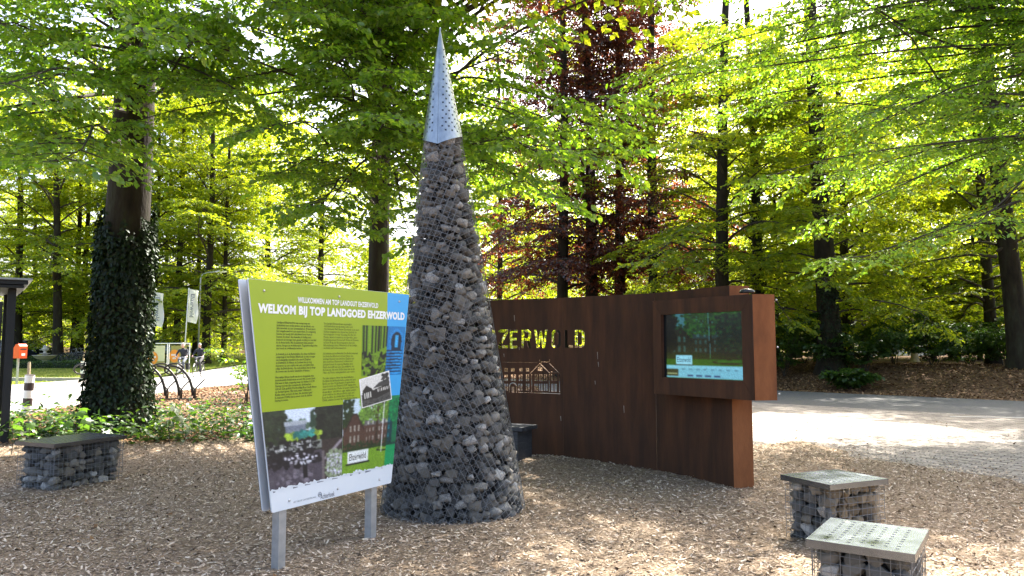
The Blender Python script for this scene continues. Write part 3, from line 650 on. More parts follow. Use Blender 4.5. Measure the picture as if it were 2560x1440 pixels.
# wire mesh: a flat sheet wrapped round the cone with a wide overlap at the front left
SA = math.sin(math.atan(CTAN)); SL = math.sqrt(1 + CTAN ** 2); rho0, rho1 = (CR - CTAN * CH) / SA, CR / SA * 1.0
full = 2 * math.pi * SA; th0 = R(-152)
mb = MB(); psi_max = full * 1.27
def cone_pt(rho, psi, off): 
    r = rho * SA + off; a = th0 + psi / SA; return (r * math.cos(a), r * math.sin(a), (CR - rho * SA) / CTAN)
rot = R(38); PIT = .0535
for fam in (0, 1):
    ca, sa = math.cos(rot + fam * math.pi / 2), math.sin(rot + fam * math.pi / 2)
    for i in range(-110, 111):
        c0 = i * PIT; pts = []; 
        for tt in np.arange(-5.4, 5.4, .055):
            X_, Y_ = c0 * ca - tt * sa, c0 * sa + tt * ca; rho = math.hypot(X_, Y_); psi = math.atan2(Y_, X_)
            ok = rho0 < rho < rho1 and 0 <= psi <= psi_max
            if ok: pts.append(cone_pt(rho, psi, .008 + (.006 if psi > full else 0) + .003 * fam))
            if (not ok or tt > 5.3) and pts:
                if len(pts) > 1: mb.tube(pts, .0021, 3, caps=False)
                pts = []
mb.build('wire_mesh', M['wire'], cone)
# perforated steel cap, rolled from a flat sector
ZA, ZC, RC = 4.885, 3.70, .205
ta = RC / (ZA - ZC); sA = math.sin(math.atan(ta)); cA = math.cos(math.atan(ta)); LC = (ZA - ZC) / cA; tot = 2 * math.pi * sA; seam = R(-100)
def rho_b(p):                    # lower rim: lowest at the seam, higher at the sides
    q = min(p, tot - p) / (tot / 2); return LC * (1 + .095 * (1 - min(1, q / .5)) ** 1.2 - .02)
outer = [(rho_b(p) * math.cos(p), rho_b(p) * math.sin(p)) for p in np.linspace(.0005, tot - .0005, 80)] + [(.012 * math.cos(p), .012 * math.sin(p)) for p in np.linspace(tot - .0005, .0005, 6)]
def cross(cx, cy, s, ang):
    pts = []
    for k in range(4):
        a = ang + k * math.pi / 2
        for rad, da in ((s, -.34), (s, .34), (s * .36, math.pi / 4)): pts.append((cx + rad * math.cos(a + da), cy + rad * math.sin(a + da)))
    return pts
polys = [outer]; k = 0; rho = .24
while rho < LC - .04:
    stepa = .066 / 1.0; nrow = int((tot * rho - .05) / stepa)
    for j in range(nrow):
        p = (.025 / rho) + (j + (.5 if k % 2 else 0) + .3) * (tot - .05 / rho) / max(1, nrow + .3)
        if .02 / rho < p < tot - .02 / rho: polys.append(cross(rho * math.cos(p), rho * math.sin(p), .0125, p + R(45)))
    rho += .043; k += 1
me = curve_mesh('cap', polys, .003, M['steel'])
bm = bmesh.new(); bm.from_mesh(me)
for p in np.linspace(0, tot, 41)[1:-1]:
    bmesh.ops.bisect_plane(bm, geom=bm.verts[:] + bm.edges[:] + bm.faces[:], plane_co=(0, 0, 0), plane_no=(-math.sin(p), math.cos(p), 0))
for v in bm.verts:
    rho = math.hypot(v.co.x, v.co.y); p = math.atan2(v.co.y, v.co.x); a = seam + p / sA; r = rho * sA + v.co.z + .004 * (p / tot)
    v.co = (r * math.cos(a), r * math.sin(a), ZA - rho * cA)
bm.to_mesh(me); bm.free(); me.update(); cap = link('cap', me, cone)
mb = MB(); mb.lathe([(0, .012), (.008, .008), (.011, -.006), (.008, -.02)], (0, 0, ZA), 12); mb.build('cap_tip', M['steel'], cap, True)
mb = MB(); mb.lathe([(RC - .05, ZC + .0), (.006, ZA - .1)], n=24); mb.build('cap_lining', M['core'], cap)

# ------------------------------------------------------------------ gabion stools
def stool(label, corner, dirs, dims, h, tan_face=None, n_seed=0):
    """corner: nearest bottom corner; dirs: two unit vectors along the sides; dims: lengths"""
    d1, d2 = [Vector(d).normalized() for d in dirs]; a, b = dims
    c = corner + d1 * a / 2 + d2 * b / 2; rz = math.atan2(d1.y, d1.x)
    st = thing('gabion_stool', label, 'stool', c, rz, 'low stone-filled wire stools with steel tops')
    s2 = 1 if d1.cross(d2).z > 0 else -1
    zt = h - .035
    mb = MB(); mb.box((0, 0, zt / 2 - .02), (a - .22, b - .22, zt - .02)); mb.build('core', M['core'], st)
    spots = []
    for face in range(4):
        ln = a if face % 2 == 0 else b; off = (b if face % 2 == 0 else a) / 2; fa = face * math.pi / 2
        z = .045
        while z < zt - .03:
            s = -ln / 2 + .05; 
            while s < ln / 2 - .03:
                sz = rs.uniform(.75, 1.35); lx = .058 * sz * rs.uniform(.85, 1.25)
                p = Vector((min(max(s + lx * .6, -ln / 2 + lx * 1.08), ln / 2 - lx * 1.08), -(off - .066 + rs.uniform(-.015, .012)), z + rs.uniform(-.015, .015))); p.rotate(Matrix.Rotation(fa, 3, 'Z'))
                kind = 'stone'
                if tan_face is not None and face == tan_face and rs.random() < .8: kind = 'stone_tan'
                spots.append((1, p, (rs.normal(0, .25), rs.normal(0, .4), fa + rs.normal(0, .2)), (lx, .058, .047 * sz * rs.uniform(.9, 1.2)), kind))
                s += lx * 1.75
            z += .082
    place_stones(spots, st, 300)
    mb = MB(); w_ = .0019; e = .0
    for s_, ln, off, fa in ((0, a, b / 2, 0), (0, b, a / 2, math.pi / 2), (0, a, b / 2, math.pi), (0, b, a / 2, -math.pi / 2)):
        Mr = Matrix.Rotation(fa, 3, 'Z'); nv = int(round(ln / .05))
        for k in range(nv + 1): 
            xx = -ln / 2 + ln * k / nv + rs.normal(0, .001); mb.tube([Mr @ Vector((xx, -off + e, .0)), Mr @ Vector((xx + rs.normal(0, .003), -off + e + rs.normal(0, .003), zt))], w_, 4)
        for k in range(int(zt / .05) + 1): mb.tube([Mr @ Vector((-ln / 2 - .008, -off + .004, .01 + k * .05)), Mr @ Vector((0, -off + .004 - .006, .01 + k * .05 + rs.normal(0, .002))), Mr @ Vector((ln / 2 + .008, -off + .004, .01 + k * .05))], w_, 4)
    mb.build('wire_basket', M['wire'], st)
    ov = .025; A, B = a / 2 + ov, b / 2 + ov
    polys = [[(-A, -B), (A, -B), (A, B), (-A, B)]]
    nx, ny = int(a / .062), int(b / .062)
    for i in range(nx):
        for j in range(ny):
            if (i + j) % 1 == 0: polys.append(cross((i - (nx - 1) / 2) * .06 + (.015 if j % 2 else -.015), (j - (ny - 1) / 2) * .06, .0115, R(45)))
    pl = link('seat_plate', curve_mesh('seat_plate', polys, .004, M['plate']), st, (0, 0, h - .002))
    mb = MB()
    for (x0, y0, x1, y1) in ((-A, -B, A, -B), (A, -B, A, B), (A, B, -A, B), (-A, B, -A, -B)):
        mb.box(((x0 + x1) / 2 * (1 - .002 / max(A, B)), (y0 + y1) / 2 * (1 - .002 / max(A, B)), h - .024), (abs(x1 - x0) + .003 if x1 != x0 else .003, abs(y1 - y0) - .004 if y1 != y0 else .003, .040))
    mb.build('plate_rim', M['plate'], pl).location = (0, 0, -(h - .002))
    return st
def stool_from(label, pl, pf, pr, h, **k):
    L0, F0, R0 = at_z(*pl, h), at_z(*pf, h), at_z(*pr, h)
    d1 = (R0 - F0); d2 = (L0 - F0); la, lb_ = d1.length, d2.length; d1.normalize(); d2.normalize(); bis = (d1 + d2).normalized(); sgn_ = 1 if d1.cross(d2).z > 0 else -1
    d1 = Matrix.Rotation(-sgn_ * R(45), 3, 'Z') @ bis * la; d2 = Matrix.Rotation(sgn_ * R(45), 3, 'Z') @ bis * lb_
    F0.z = 0; D1 = d1.normalized(); D2 = d2.normalized()
    a, b = min(d1.length, .92), min(d2.length, .66)
    return stool(label, F0 + D1 * .025 + D2 * .025, (D1, D2), (a - .05, b - .05), h, **k)
stool_from('stone-filled wire stool standing alone at left, in front of the ivy-covered trunk', (62, 1100), (136, 1110), (293, 1086), .54)
stool_from('sunlit stone-filled wire stool with tan stones beside the rusty wall end', (1950, 1186), (2075, 1212), (2222, 1197), .53, tan_face=0)
stool_from('nearest stone-filled wire stool, cut off at the lower right corner', (2008, 1355), (2288, 1386), (2366, 1330), .53)

# ------------------------------------------------------------------ information sign
SG0 = Vector((-1.71, 5.27, 0)); su = Vector((.488, .873, 0)).normalized(); sn = Vector((su.y, -su.x, 0))
sign = thing('information_sign', 'lime green and blue welcome sign with photos on two steel posts', 'sign', SG0)
def sS(px, py): q = on_plane(px, py, SG0, sn) - SG0; return (q.dot(su), q.z)
BS = basis(su, sn, Vector((0, 0, 0)))
c_tl, c_tr, c_br, c_bl = sS(620, 698), sS(1023, 735), sS(978, 1203), sS(680, 1288)
zt_, zb_ = (c_tl[1] + c_tr[1]) / 2, (c_br[1] + c_bl[1]) / 2
c_tl, c_tr, c_br, c_bl = (c_tl[0], zt_), (c_tr[0], zt_), (c_br[0], zb_), (c_bl[0], zb_)
def sput(me, name, off, parent=sign, label=None):
    o = link(name, me, parent); Mx = BS @ Matrix.Translation((0, 0, off))
    o.matrix_basis = Mx if parent == sign else parent.matrix_basis.inverted() @ Mx; return o
def round_quad(P, r=.015): 
    out = []
    for i, p in enumerate(P):
        p = Vector(p); a = (Vector(P[i - 1]) - p).normalized(); b = (Vector(P[(i + 1) % len(P)]) - p).normalized()
        for t in np.linspace(0, 1, 4): out.append(tuple(p + a * r * (1 - t) ** 2 + b * r * t ** 2))
    return out
front = sput(curve_mesh('front_board', [round_quad([c_bl, c_br, c_tr, c_tl])], .012, M['board']), 'front_board', -.006)
sput(curve_mesh('board_edge', [round_quad([c_bl, c_br, c_tr, c_tl])], .004, M['edge']), 'board_edge', -.0145, front)
def er(t): # trapezoid edges at height z
    return t
def xl_(z): k = (z - zb_) / (zt_ - zb_); return c_bl[0] + (c_tl[0] - c_bl[0]) * k
def xr_(z): k = (z - zb_) / (zt_ - zb_); return c_br[0] + (c_tr[0] - c_br[0]) * k
sb = sS(968, 800)[0]; zg = sS(655, 1031)[1]; zwhite = (sS(676, 1243)[1] + sS(985, 1147)[1]) / 2
e = .0015
sput(curve_mesh('green_field', [[(xl_(zg) + e, zg), (sb, zg), (sb, zt_ - e), (xl_(zt_) + e + .01, zt_ - e), (xl_(zt_ - .01) + e, zt_ - .01)]], .0004, M['green']), 'green_field', .0008, front)
sput(curve_mesh('blue_field', [[(sb, zwhite), (xr_(zwhite) - e, zwhite), (xr_(zt_ - .01) - e, zt_ - .01), (xr_(zt_) - e - .01, zt_ - e), (sb, zt_ - e)]], .0004, M['blue']), 'blue_field', .0008, front)
# pictures on the sign
im = Img(84, 88, (.16, .17, .15)); im.rect(.2, 0, .72, .32, (.80, .86, .93)); im.dots(.2, .16, .75, .32, 50, (.28, .38, .30), .02, .06); im.dots(0, 0, .25, .32, 70, (.16, .20, .13), .02, .05); im.dots(.66, 0, 1, .55, 150, (.13, .15, .11), .03, .07)
im.rect(.25, .2, .5, .35, (.42, .46, .52), .02); im.rect(.24, .16, .51, .22, (.62, .66, .70)); im.poly([(.56, .06), (.6, .02), (.64, .26), (.55, .26)], (.16, .24, .18))
im.dots(.2, .33, .68, .42, 46, (.55, .66, .2), .02, .05); im.dots(.28, .31, .6, .38, 18, (.2, .55, .52), .02, .045); im.dots(.0, .3, .22, .46, 30, (.14, .18, .10), .02, .04)
im.rect(0, .44, .7, .56, (.46, .48, .46), .08); im.dots(.02, .4, .66, .6, 110, (.07, .07, .08), .01, .03); im.dots(.05, .44, .6, .56, 40, (.75, .76, .78), .008, .016)
im.rect(0, .58, .72, 1, (.27, .25, .29), .03); im.dots(0, .56, .7, .74, 60, (.09, .08, .10), .015, .05); im.dots(.2, .58, .66, .72, 22, (.8, .8, .85), .01, .022); im.dots(0, .78, .6, 1, 46, (.40, .38, .42), .01, .04)
im.rect(.44, .68, .5, .92, (.06, .06, .08)); im.dots(.38, .66, .56, .74, 9, (.8, .82, .86), .01, .02); im.rect(.7, .45, 1, 1, (.20, .17, .16), .02); im.line(.74, .72, 1, .48, .018, (.55, .52, .55)); im.rect(.70, .6, .735, 1, (.40, .37, .38))
im.dots(.76, .62, 1, .98, 130, (.50, .56, .44), .012, .03, .06); im.dots(.78, .64, 1, .98, 70, (.80, .80, .88), .008, .016)
ph1 = [sS(655, 1032), sS(857, 1013.5), sS(855, 1196), sS(675, 1242)]
ph1 = [(xl_(zg) + e, zg), (ph1[1][0], zg), (ph1[1][0], zwhite), (xl_(zwhite) + e, zwhite)]
mid = ph1[1][0]
sput(grid_print('photo_terrace', im, ph1, M['print'], None, 0), 'terrace_photo', .0016, front)
im = house_photo(72, 88); im.line(.72, .05, .72, .78, .006, (.9, .92, .95)); im.rect(.1, .70, .47, .87, (.85, .88, .88)); im.rect(.07, .865, .5, .89, (.05, .07, .04))
k_ = im.X > .80; im.a[k_] = im.a[k_] * np.array([.15, .75, .75]) + np.array([0, .06, .12]); k_ = (im.X > .8) & (im.Y > .7); im.a[k_] = np.array([.03, .55, .32])
zp = zg + .035
sput(grid_print('photo_house', im, [(mid + .002, zp), (xr_(zp) - e, zp), (xr_(zwhite) - e, zwhite), (mid + .002, zwhite)], M['print'], None, 0), 'house_photo', .0020, front)
W2 = xr_(zwhite) - mid; H2 = zp - zwhite
sput(fit_mesh(text_mesh('Ehzerwold', M['ink']), mid + .13 * W2, mid + .44 * W2, zwhite + .17 * H2, zwhite + .26 * H2), 'photo_lettering', .0030, front)
im = Img(64, 76, (.40, .55, .05)); 
for k in range(9): im.rect(.03 + .065 * k, .0, .055 + .065 * k + .012 * (k % 3), .66 - .03 * k, (.05, .07, .02))
im.rect(.16, 0, .2, .7, (.45, .6, .08)); im.dots(0, .55, .62, 1, 60, (.06, .08, .02), .02, .07); im.dots(0, .6, .62, .95, 40, (.42, .56, .06), .02, .06)
kk = im.X > .58; im.a[kk] = (.08, .45, .70); im.ell(.8, .32, .17, .27, (.10, .50, .78)); im.ell(.8, .32, .13, .2, (.03, .12, .2)); im.rect(.68, .32, .92, .5, (.04, .16, .26)); im.rect(.77, .18, .84, .44, (.2, .62, .86)); 
for k in range(8): im.ell(.76 + .02 * (k % 2), .5 + .06 * k, .2, .018, (.03, .14, .24)); im.ell(.84, .53 + .06 * k, .14, .02, (.16, .58, .85))
q = [sS(905, 813), sS(1016, 817), sS(1005, 936), sS(905, 941)]; zz1, zz0 = (q[0][1] + q[1][1]) / 2, (q[2][1] + q[3][1]) / 2
sput(grid_print('photo_ward', im, [(q[0][0], zz1), (xr_(zz1) - .012, zz1), (xr_(zz0) - .012, zz0), (q[0][0], zz0)], M['print'], None, 0), 'ward_photo', .0024, front)
im = Img(60, 56, (.82, .82, .80)); im.rect(0, .55, 1, 1, (.30, .30, .29), .03); im.poly([(.05, .75), (.08, .42), (.22, .28), (.36, .42), (.4, .5), (.95, .42), (.97, .7), (.5, .8)], (.16, .15, .14)); im.poly([(.4, .45), (.62, .3), (.95, .26), (.97, .45)], (.25, .25, .24)); im.dots(.72, .08, .95, .35, 40, (.22, .22, .21), .02, .05)
for k in range(4): im.rect(.12 + .06 * k, .52, .15 + .06 * k, .72, (.85, .85, .82))
for k in range(7): im.rect(.55 + .06 * k, .5, .58 + .06 * k, .6, (.85, .85, .82))
im.dots(0, .8, 1, 1, 60, (.25, .25, .24), .02, .05); im.rect(0, 0, 1, .035, (.9, .9, .9)); im.rect(0, 0, .03, 1, (.9, .9, .9)); im.rect(.97, 0, 1, 1, (.9, .9, .9)); im.rect(0, .965, 1, 1, (.9, .9, .9))
sput(grid_print('photo_old', im, [sS(897, 949), sS(972, 926), sS(979, 998), sS(904, 1021)], M['print'], None, 0), 'old_house_photo', .0034, front)
# ragged lower edge of the photo strip: white brush dashes
mb = MB(); rb = random.Random(9); xx = xl_(zwhite)
while xx < xr_(zwhite) - .03:
    w_ = rb.uniform(.02, .09); hh = rb.uniform(.004, .02); mb.add([(xx, zwhite - .004, 0), (xx + w_, zwhite - .004, 0), (xx + w_ * .9, zwhite + hh * rb.random(), 0), (xx + w_ * .3, zwhite + hh, 0)], [(0, 1, 2, 3)]); xx += w_ * rb.uniform(.7, 1.5)
sput(mb.mesh('brushed_edge', M['board']), 'brushed_edge', .0030, front)['kind'] = 'stuff'
mb = MB(); xx = xl_(zwhite) + .03
while xx < xr_(zwhite) - .08:
    w_ = rb.uniform(.02, .07); mb.add([(xx, zwhite - .012 - rb.random() * .01, 0), (xx + w_, zwhite - .016, 0), (xx + w_, zwhite - .012, 0), (xx, zwhite - .007, 0)], [(0, 1, 2, 3)]); xx += w_ + rb.uniform(.03, .2)
sput(mb.mesh('brush_flecks', M['grey_ink']), 'brush_flecks', .0012, front)['kind'] = 'stuff'
# lettering
def head(txt, a, b, mname, name, bold=.018):
    za = [sS(*p)[1] for p in (a[0], b[0])]; zb = [sS(*p)[1] for p in (a[1], b[1])]
    sput(fit_mesh(text_mesh(txt, M[mname], bold, 3, sp_=1.06), sS(*a[0])[0], sS(*b[0])[0], sum(zb) / 2, sum(za) / 2), name, .0030, front)
head('WILLKOMMEN AM TOP LANDGUT EHZERWOLD', ((743.8, 743), (744, 757)), ((945, 757), (945, 770)), 'white_ink', 'german_heading', .036)
head('WELKOM BIJ TOP LANDGOED EHZERWOLD', ((644.5, 759), (646, 790)), ((1011, 780.5), (1010, 805)), 'white_ink', 'dutch_heading', .052)
DUT = """Landgoed Ehzerwold is van oorsprong een
ziekenhuis met onder andere een apotheek, een
laboratorium en een operatiekamer. Al snel werd
het omgebouwd tot een sanatorium. De omgeving
leende (en leent) zich uitstekend voor rust en
herstel. De kuur, die maanden in beslag nam,
bestond uit strenge rust, goede voeding en veel tijd
in de frisse lucht. Als de patiënten bijna genezen
waren, kregen ze werktherapie. Tegenwoordig is het
een hotel en conferentiecentrum.

Je bevindt je in de Berkelvallei. De rivier de Berkel
ontspringt in het Duitse Billerbeck en was vroeger
een belangrijke handelsroute vanuit Zutphen
en Duitsland. In Almen en Lochem kun je nog
meevaren op een replica van een oud platbodem
schip: de Berkelzomp. Op veel plekken kun je langs
de oevers van de rivier wandelen of fietsen.

Het nabije Almen heeft een mooi dorpsplein met
monumentale lindebomen en een 14e eeuwse kerk.
Het was in deze omgeving waar de dichter A.C.W.
Staring veel van zijn romantische dichtwerken
schreef. Zijn gedicht 'De Hoofdige Boer' heeft Almen
op de kaart gezet. 'Elk weet, waar 't Almensch
Kerkje staat, en kent de laan, die derwaart gaat.'
In museum STAAL kun je meer over de dichter
Staring te weten."""
DEU = """Das Landgut Ehzerwold war ursprünglich
ein Krankenhaus mit Apotheke, Labor und
Operationssaal. Nach kurzer Zeit wurde es zu einem
Kurhaus umgebaut. Die Gegend war (und ist) ein
hervorragender Ort zur Genesung. Die Kur, die
Monate dauerte, bestand aus strenger Ruhe, guter
Ernährung und viel frischer Luft. Wenn die Patienten
auf dem Wege der Besserung waren, kam eine
Arbeitstherapie hinzu. Mittlerweile ist das Landgut
ein Hotel und Konferenzzentrum.

Sie befinden sich im Berkeltal. Die Berkel entspringt
im deutschen Billerbeck und war früher eine
wichtige Handelsroute zwischen Zutphen und
dem westlichen Münsterland. In Almen und
Lochem können Sie sogar im Nachbau eines
Plattbodenschiffs aus jener Zeit mitfahren: der
Berkelzomp. An vielen Stellen kann man an den
Ufern des Flusses entlangwandern oder -radeln.

Das nahe gelegene Almen hat einen hübschen
Dorfplatz mit jahrhundertealten Linden und einer
Kirche aus dem 14. Jahrhundert. In genau dieser
Gegend schrieb der Dichter A.C.W. Staring viele
seiner romantischen Werke. In seinem Gedicht „Der
dreiste Bauer“ wird Almen sogar explizit erwähnt.
„Jeder weiß, wo die Almener Kirche steht, und
kennt die Allee, die dorthin führt“. Im Museum
STAAL erfahren Sie mehr über den Dichter Staring."""
sput(fit_mesh(text_mesh(DUT, M['ink'], .012, 1), sS(691, 808)[0], sS(793, 850)[0], sS(690, 1006)[1], sS(691, 803)[1]), 'dutch_text', .0030, front)
sput(fit_mesh(text_mesh(DEU, M['ink'], 0, 1), sS(809, 811)[0], sS(897, 850)[0], sS(807, 1005)[1], sS(809, 806)[1]), 'german_text', .0030, front)
a, b = sS(733, 1258), sS(790, 1243); sput(fit_mesh(text_mesh('HET GELUK VAN NEDERLAND', M['grey_ink'], 0, 1), a[0], b[0], a[1] , a[1] + .012), 'slogan', .0014, front)
a, b = sS(801, 1247), sS(836, 1233); sput(fit_mesh(text_mesh('Achterhoek', M['grey_ink'], .01, 2), a[0], b[0], a[1] - .005, a[1] + .035), 'logo_lettering', .0014, front)
a = sS(799, 1236); mb = MB(); mb.tube([(a[0] + .017 * math.cos(t), a[1] + .017 * math.sin(t), 0) for t in np.linspace(0, 6.28, 17)[:-1]], .0022, 4, closed=True); mb.box((a[0], a[1] - .003, 0), (.022, .008, .001)); mb.box((a[0], a[1] + .006, 0), (.012, .004, .001)); sput(mb.mesh('logo', M['grey_ink']), 'logo_emblem', .0012, front)
for p in ((660, 727), (848, 742), (998, 754), (723, 1251), (844, 1222), (948, 1199)):
    a = sS(*p); mb = MB(); mb.ball((a[0], a[1], 0), (.011, .011, .008), 8); sput(mb.mesh('bolt', M['chrome'], True), 'bolt', .001, front)
# rear board and posts
GAP = .095
rear = sput(curve_mesh('rear_board', [round_quad([c_bl, c_br, c_tr, c_tl])], .012, M['board']), 'rear_board', -GAP)
sput(curve_mesh('rear_edge', [round_quad([c_bl, c_br, c_tr, c_tl])], .004, M['edge']), 'board_edge', -GAP - .0085, rear)
for px_, py_ in ((709, 1405), (938, 1338)):
    q = sS(px_, py_ - 30); mb = MB(); mb.box((0, 0, .9), (.068, .068, 2.1), 0); o = mb.build('post', M['post'], sign)
    o.location = su * (q[0]) - sn * .05; o.rotation_euler = (0, 0, math.atan2(su.y, su.x))

# ------------------------------------------------------------------ foliage
UP = np.array([0, 0, 1.])
def nrm(a): return a / np.maximum(np.linalg.norm(a, axis=-1, keepdims=True), 1e-9)
def leaf_mesh(name, P, D, Nn, S, m, fine=True):
    D = nrm(D); Sd = nrm(np.cross(Nn, D)); Nn = np.cross(D, Sd); S = S[:, None]; n = len(P)
    if fine:
        a = lambda l, w_, h_: P + D * S * l + Sd * S * w_ + Nn * S * h_
        V = np.stack([P, a(.30, .29, .06), a(.68, .26, .05), a(1, 0, -.10), a(.68, -.26, .05), a(.30, -.29, .06)], 1).reshape(-1, 3)
        b = 6 * np.arange(n)[:, None]; Fq = np.concatenate([b + np.array([[0, 1, 2, 3]]), b + np.array([[0, 3, 4, 5]])])
    else:
        V = np.stack([P, P + D * S * .48 + Sd * S * .33 + Nn * S * .07, P + D * S - Nn * S * .08, P + D * S * .48 - Sd * S * .33 + Nn * S * .07], 1).reshape(-1, 3)
        Fq = np.arange(4 * n).reshape(n, 4)
    return np_mesh(name, V, Fq, m)
class Leaves:
    def __init__(s): s.P = []; s.D = []; s.N = []; s.S = []
    def add(s, P, D, N_, S): s.P.append(P); s.D.append(D); s.N.append(N_); s.S.append(S)
    def mesh(s, name, m, fine=True):
        return leaf_mesh(name, np.concatenate(s.P), np.concatenate(s.D), np.concatenate(s.N), np.concatenate(s.S), m, fine)
def foliage(g, limbs, LV, wood, sec=8, seclen=1.3, tw=7, twlen=.45, K=7, size=.075, t0=.25, flat=.5, droop=.22, twigs=False):
    """limbs: list of (a, b, rise, radius). Adds leaves in flat drooping sprays, like beech"""
    for a, b, rise, rad in limbs:
        a = np.array(a, float); b = np.array(b, float); L = np.linalg.norm(b - a); jit = g.normal(0, .085 * L, 3) * np.array([1, 1, .5])
        pt = lambda t: a + (b - a) * t + UP * rise * 4 * t * (1 - t) + jit * math.sin(t * 5.5) * t
        path = [pt(t) for t in np.linspace(0, 1, 8)]
        if wood is not None: wood.tube(path, [max(.006, rad * (1 - .9 * t)) for t in np.linspace(0, 1, 8)], 5, caps=False)
        ns = max(2, int(sec))
        for i in range(ns + 1):
            t = t0 + (1 - t0) * min(1, (i + g.uniform(.2, .8)) / ns); p = pt(t); T = nrm(pt(min(1, t + .04)) - pt(t - .04))
            sgn = 1 if i % 2 else -1
            side = nrm(np.cross(T, UP)) * sgn
            if i == ns: d = T.copy(); d[2] *= .4
            else: d = T * g.uniform(.35, .8) + side * g.uniform(.6, 1) + UP * g.normal(0, .16)
            d = nrm(d); Ls = seclen * (1.15 - .55 * t) * g.uniform(.65, 1.25)
            q = lambda s_: p + d * Ls * s_ - UP * droop * Ls * s_ ** 2
            if wood is not None: wood.tube([q(0), q(.5), q(1)], [max(.005, rad * .28), .005, .002], 3, caps=False)
            s_ = (np.arange(tw) + g.uniform(.1, .9, tw)) / tw; s_ = .12 + .88 * s_
            B = p + d * Ls * s_[:, None] - UP * (droop * Ls * s_ ** 2)[:, None]
            sg = np.where(np.arange(tw) % 2, 1, -1)[:, None]; sd2 = nrm(np.cross(d, UP))[None]
            Dt = nrm(d[None] * g.uniform(.4, 1, (tw, 1)) + sd2 * sg * g.uniform(.5, 1, (tw, 1)) + UP * g.normal(-.12, .14, (tw, 1)))
            lt = twlen * (1.15 - .5 * s_) * g.uniform(.6, 1.2, tw)
            if twigs and wood is not None:
                for k in range(tw): wood.tube([B[k], B[k] + Dt[k] * lt[k]], [.003, .0015], 3, caps=False)
            tk = (np.arange(K) + .6) / K
            P = B[:, None] + Dt[:, None] * (lt[:, None] * tk)[..., None] - UP * (.18 * lt[:, None] * tk ** 2)[..., None] + g.normal(0, .012, (tw, K, 3))
            sg2 = np.where(np.arange(K) % 2, 1, -1)[None, :, None]; s3 = nrm(np.cross(Dt, UP))[:, None]
            Dl = nrm(Dt[:, None] * g.uniform(.3, .9, (tw, K, 1)) + s3 * sg2 * g.uniform(.4, 1, (tw, K, 1)) + UP * g.normal(-.38, .3, (tw, K, 1)))
            Nl = nrm(UP + g.normal(0, flat, (tw, K, 3)))
            LV.add(P.reshape(-1, 3), Dl.reshape(-1, 3), Nl.reshape(-1, 3), size * g.uniform(.6, 1.25, tw * K))
def trunk_path(base, top, r, g, bend=.15, n=10):
    base = np.array(base, float); top = np.array(top, float); ph = g.uniform(0, 6.28)
    return [base + (top - base) * t + np.array([math.cos(ph), math.sin(ph), 0]) * bend * math.sin(t * 4) * t for t in np.linspace(0, 1, n)]
def trunk_mesh(path, r0, r1, flare=1.45, n=14, mb=None):
    mb = mb or MB(); m = len(path); P = []; Rr = []
    P.append(np.array(path[0]) - UP * .3); Rr.append(r0 * flare * 1.05); P.append(path[0]); Rr.append(r0 * flare)
    P.append(path[0] + (path[1] - path[0]) * .18); Rr.append(r0 * (1 + (flare - 1) * .35)); P.append(path[0] + (path[1] - path[0]) * .5); Rr.append(r0 * 1.03)
    for i in range(1, m): P.append(path[i]); Rr.append(r0 + (r1 - r0) * (i / (m - 1)) ** .8)
    mb.tube(P, Rr, n); return mb
def ivy_on(path, r0, r1, z1, n, g, size=.07, ang=None):
    path = np.array(path); z = path[:, 2]; zz = path[0][2] + (z1 - path[0][2]) * g.random(n) ** .9; a = g.uniform(0, 6.28, n)
    if ang is not None: a = ang[0] + (a / 6.28) * (ang[1] - ang[0])
    top = z1 - .9 * np.abs(np.sin(a * .5 + 2.2)) ** 2 - .35 * np.abs(np.sin(a * 4.3)) - .25 * np.abs(np.sin(a * 9.1 + 1)); zz = np.minimum(zz, top * g.uniform(.75, 1, n) + 0)
    cx = np.interp(zz, z, path[:, 0]); cy_ = np.interp(zz, z, path[:, 1]); k = (zz - z[0]) / (z[-1] - z[0]); r = r0 + (r1 - r0) * k ** .8 + r0 * .4 * np.exp(-(zz - z[0]) / .5) + g.uniform(.01, .13, n)
    out = np.stack([np.cos(a), np.sin(a), 0 * a], -1); P = np.stack([cx + r * np.cos(a), cy_ + r * np.sin(a), zz], -1)
    D = nrm(np.array([[0, 0, -1.]]) + g.normal(0, .5, (n, 3)) + out * .25); N_ = nrm(out + g.normal(0, .35, (n, 3)))
    return P, D, N_, size * g.uniform(.6, 1.3, n)

# shared crowns for the trees further off ---------------------------------------
def crown_variant(seed, h0, h1, rad, m, size, nl=62, sec=11, tw=8, K=7, seclen=1.9, twlen=.75, fine=False, low=.25):
    g = np.random.default_rng(seed); LV = Leaves(); wd = MB(); limbs = []
    for i in range(nl):
        f = ((i + .5) / nl) ** 1.1; z = h0 + (h1 - h0) * f * .8; az = i * 2.39996 + g.normal(0, .3); L = rad * (1 - .55 * f ** 2) * g.uniform(.55, 1.15)
        rise = (g.uniform(-.35, .15) if f < low else g.uniform(.1, .6)) * L
        limbs.append(((0, 0, z), (L * math.cos(az), L * math.sin(az), max(1.0, z + rise)), g.uniform(.1, .22) * L, .075 * (1.2 - f)))
    foliage(g, limbs, LV, wd, sec=sec, seclen=seclen, tw=tw, twlen=twlen, K=K, size=size, t0=.2)
    return LV.mesh('crown', m, fine), wd.mesh('limbs', M['twig'])
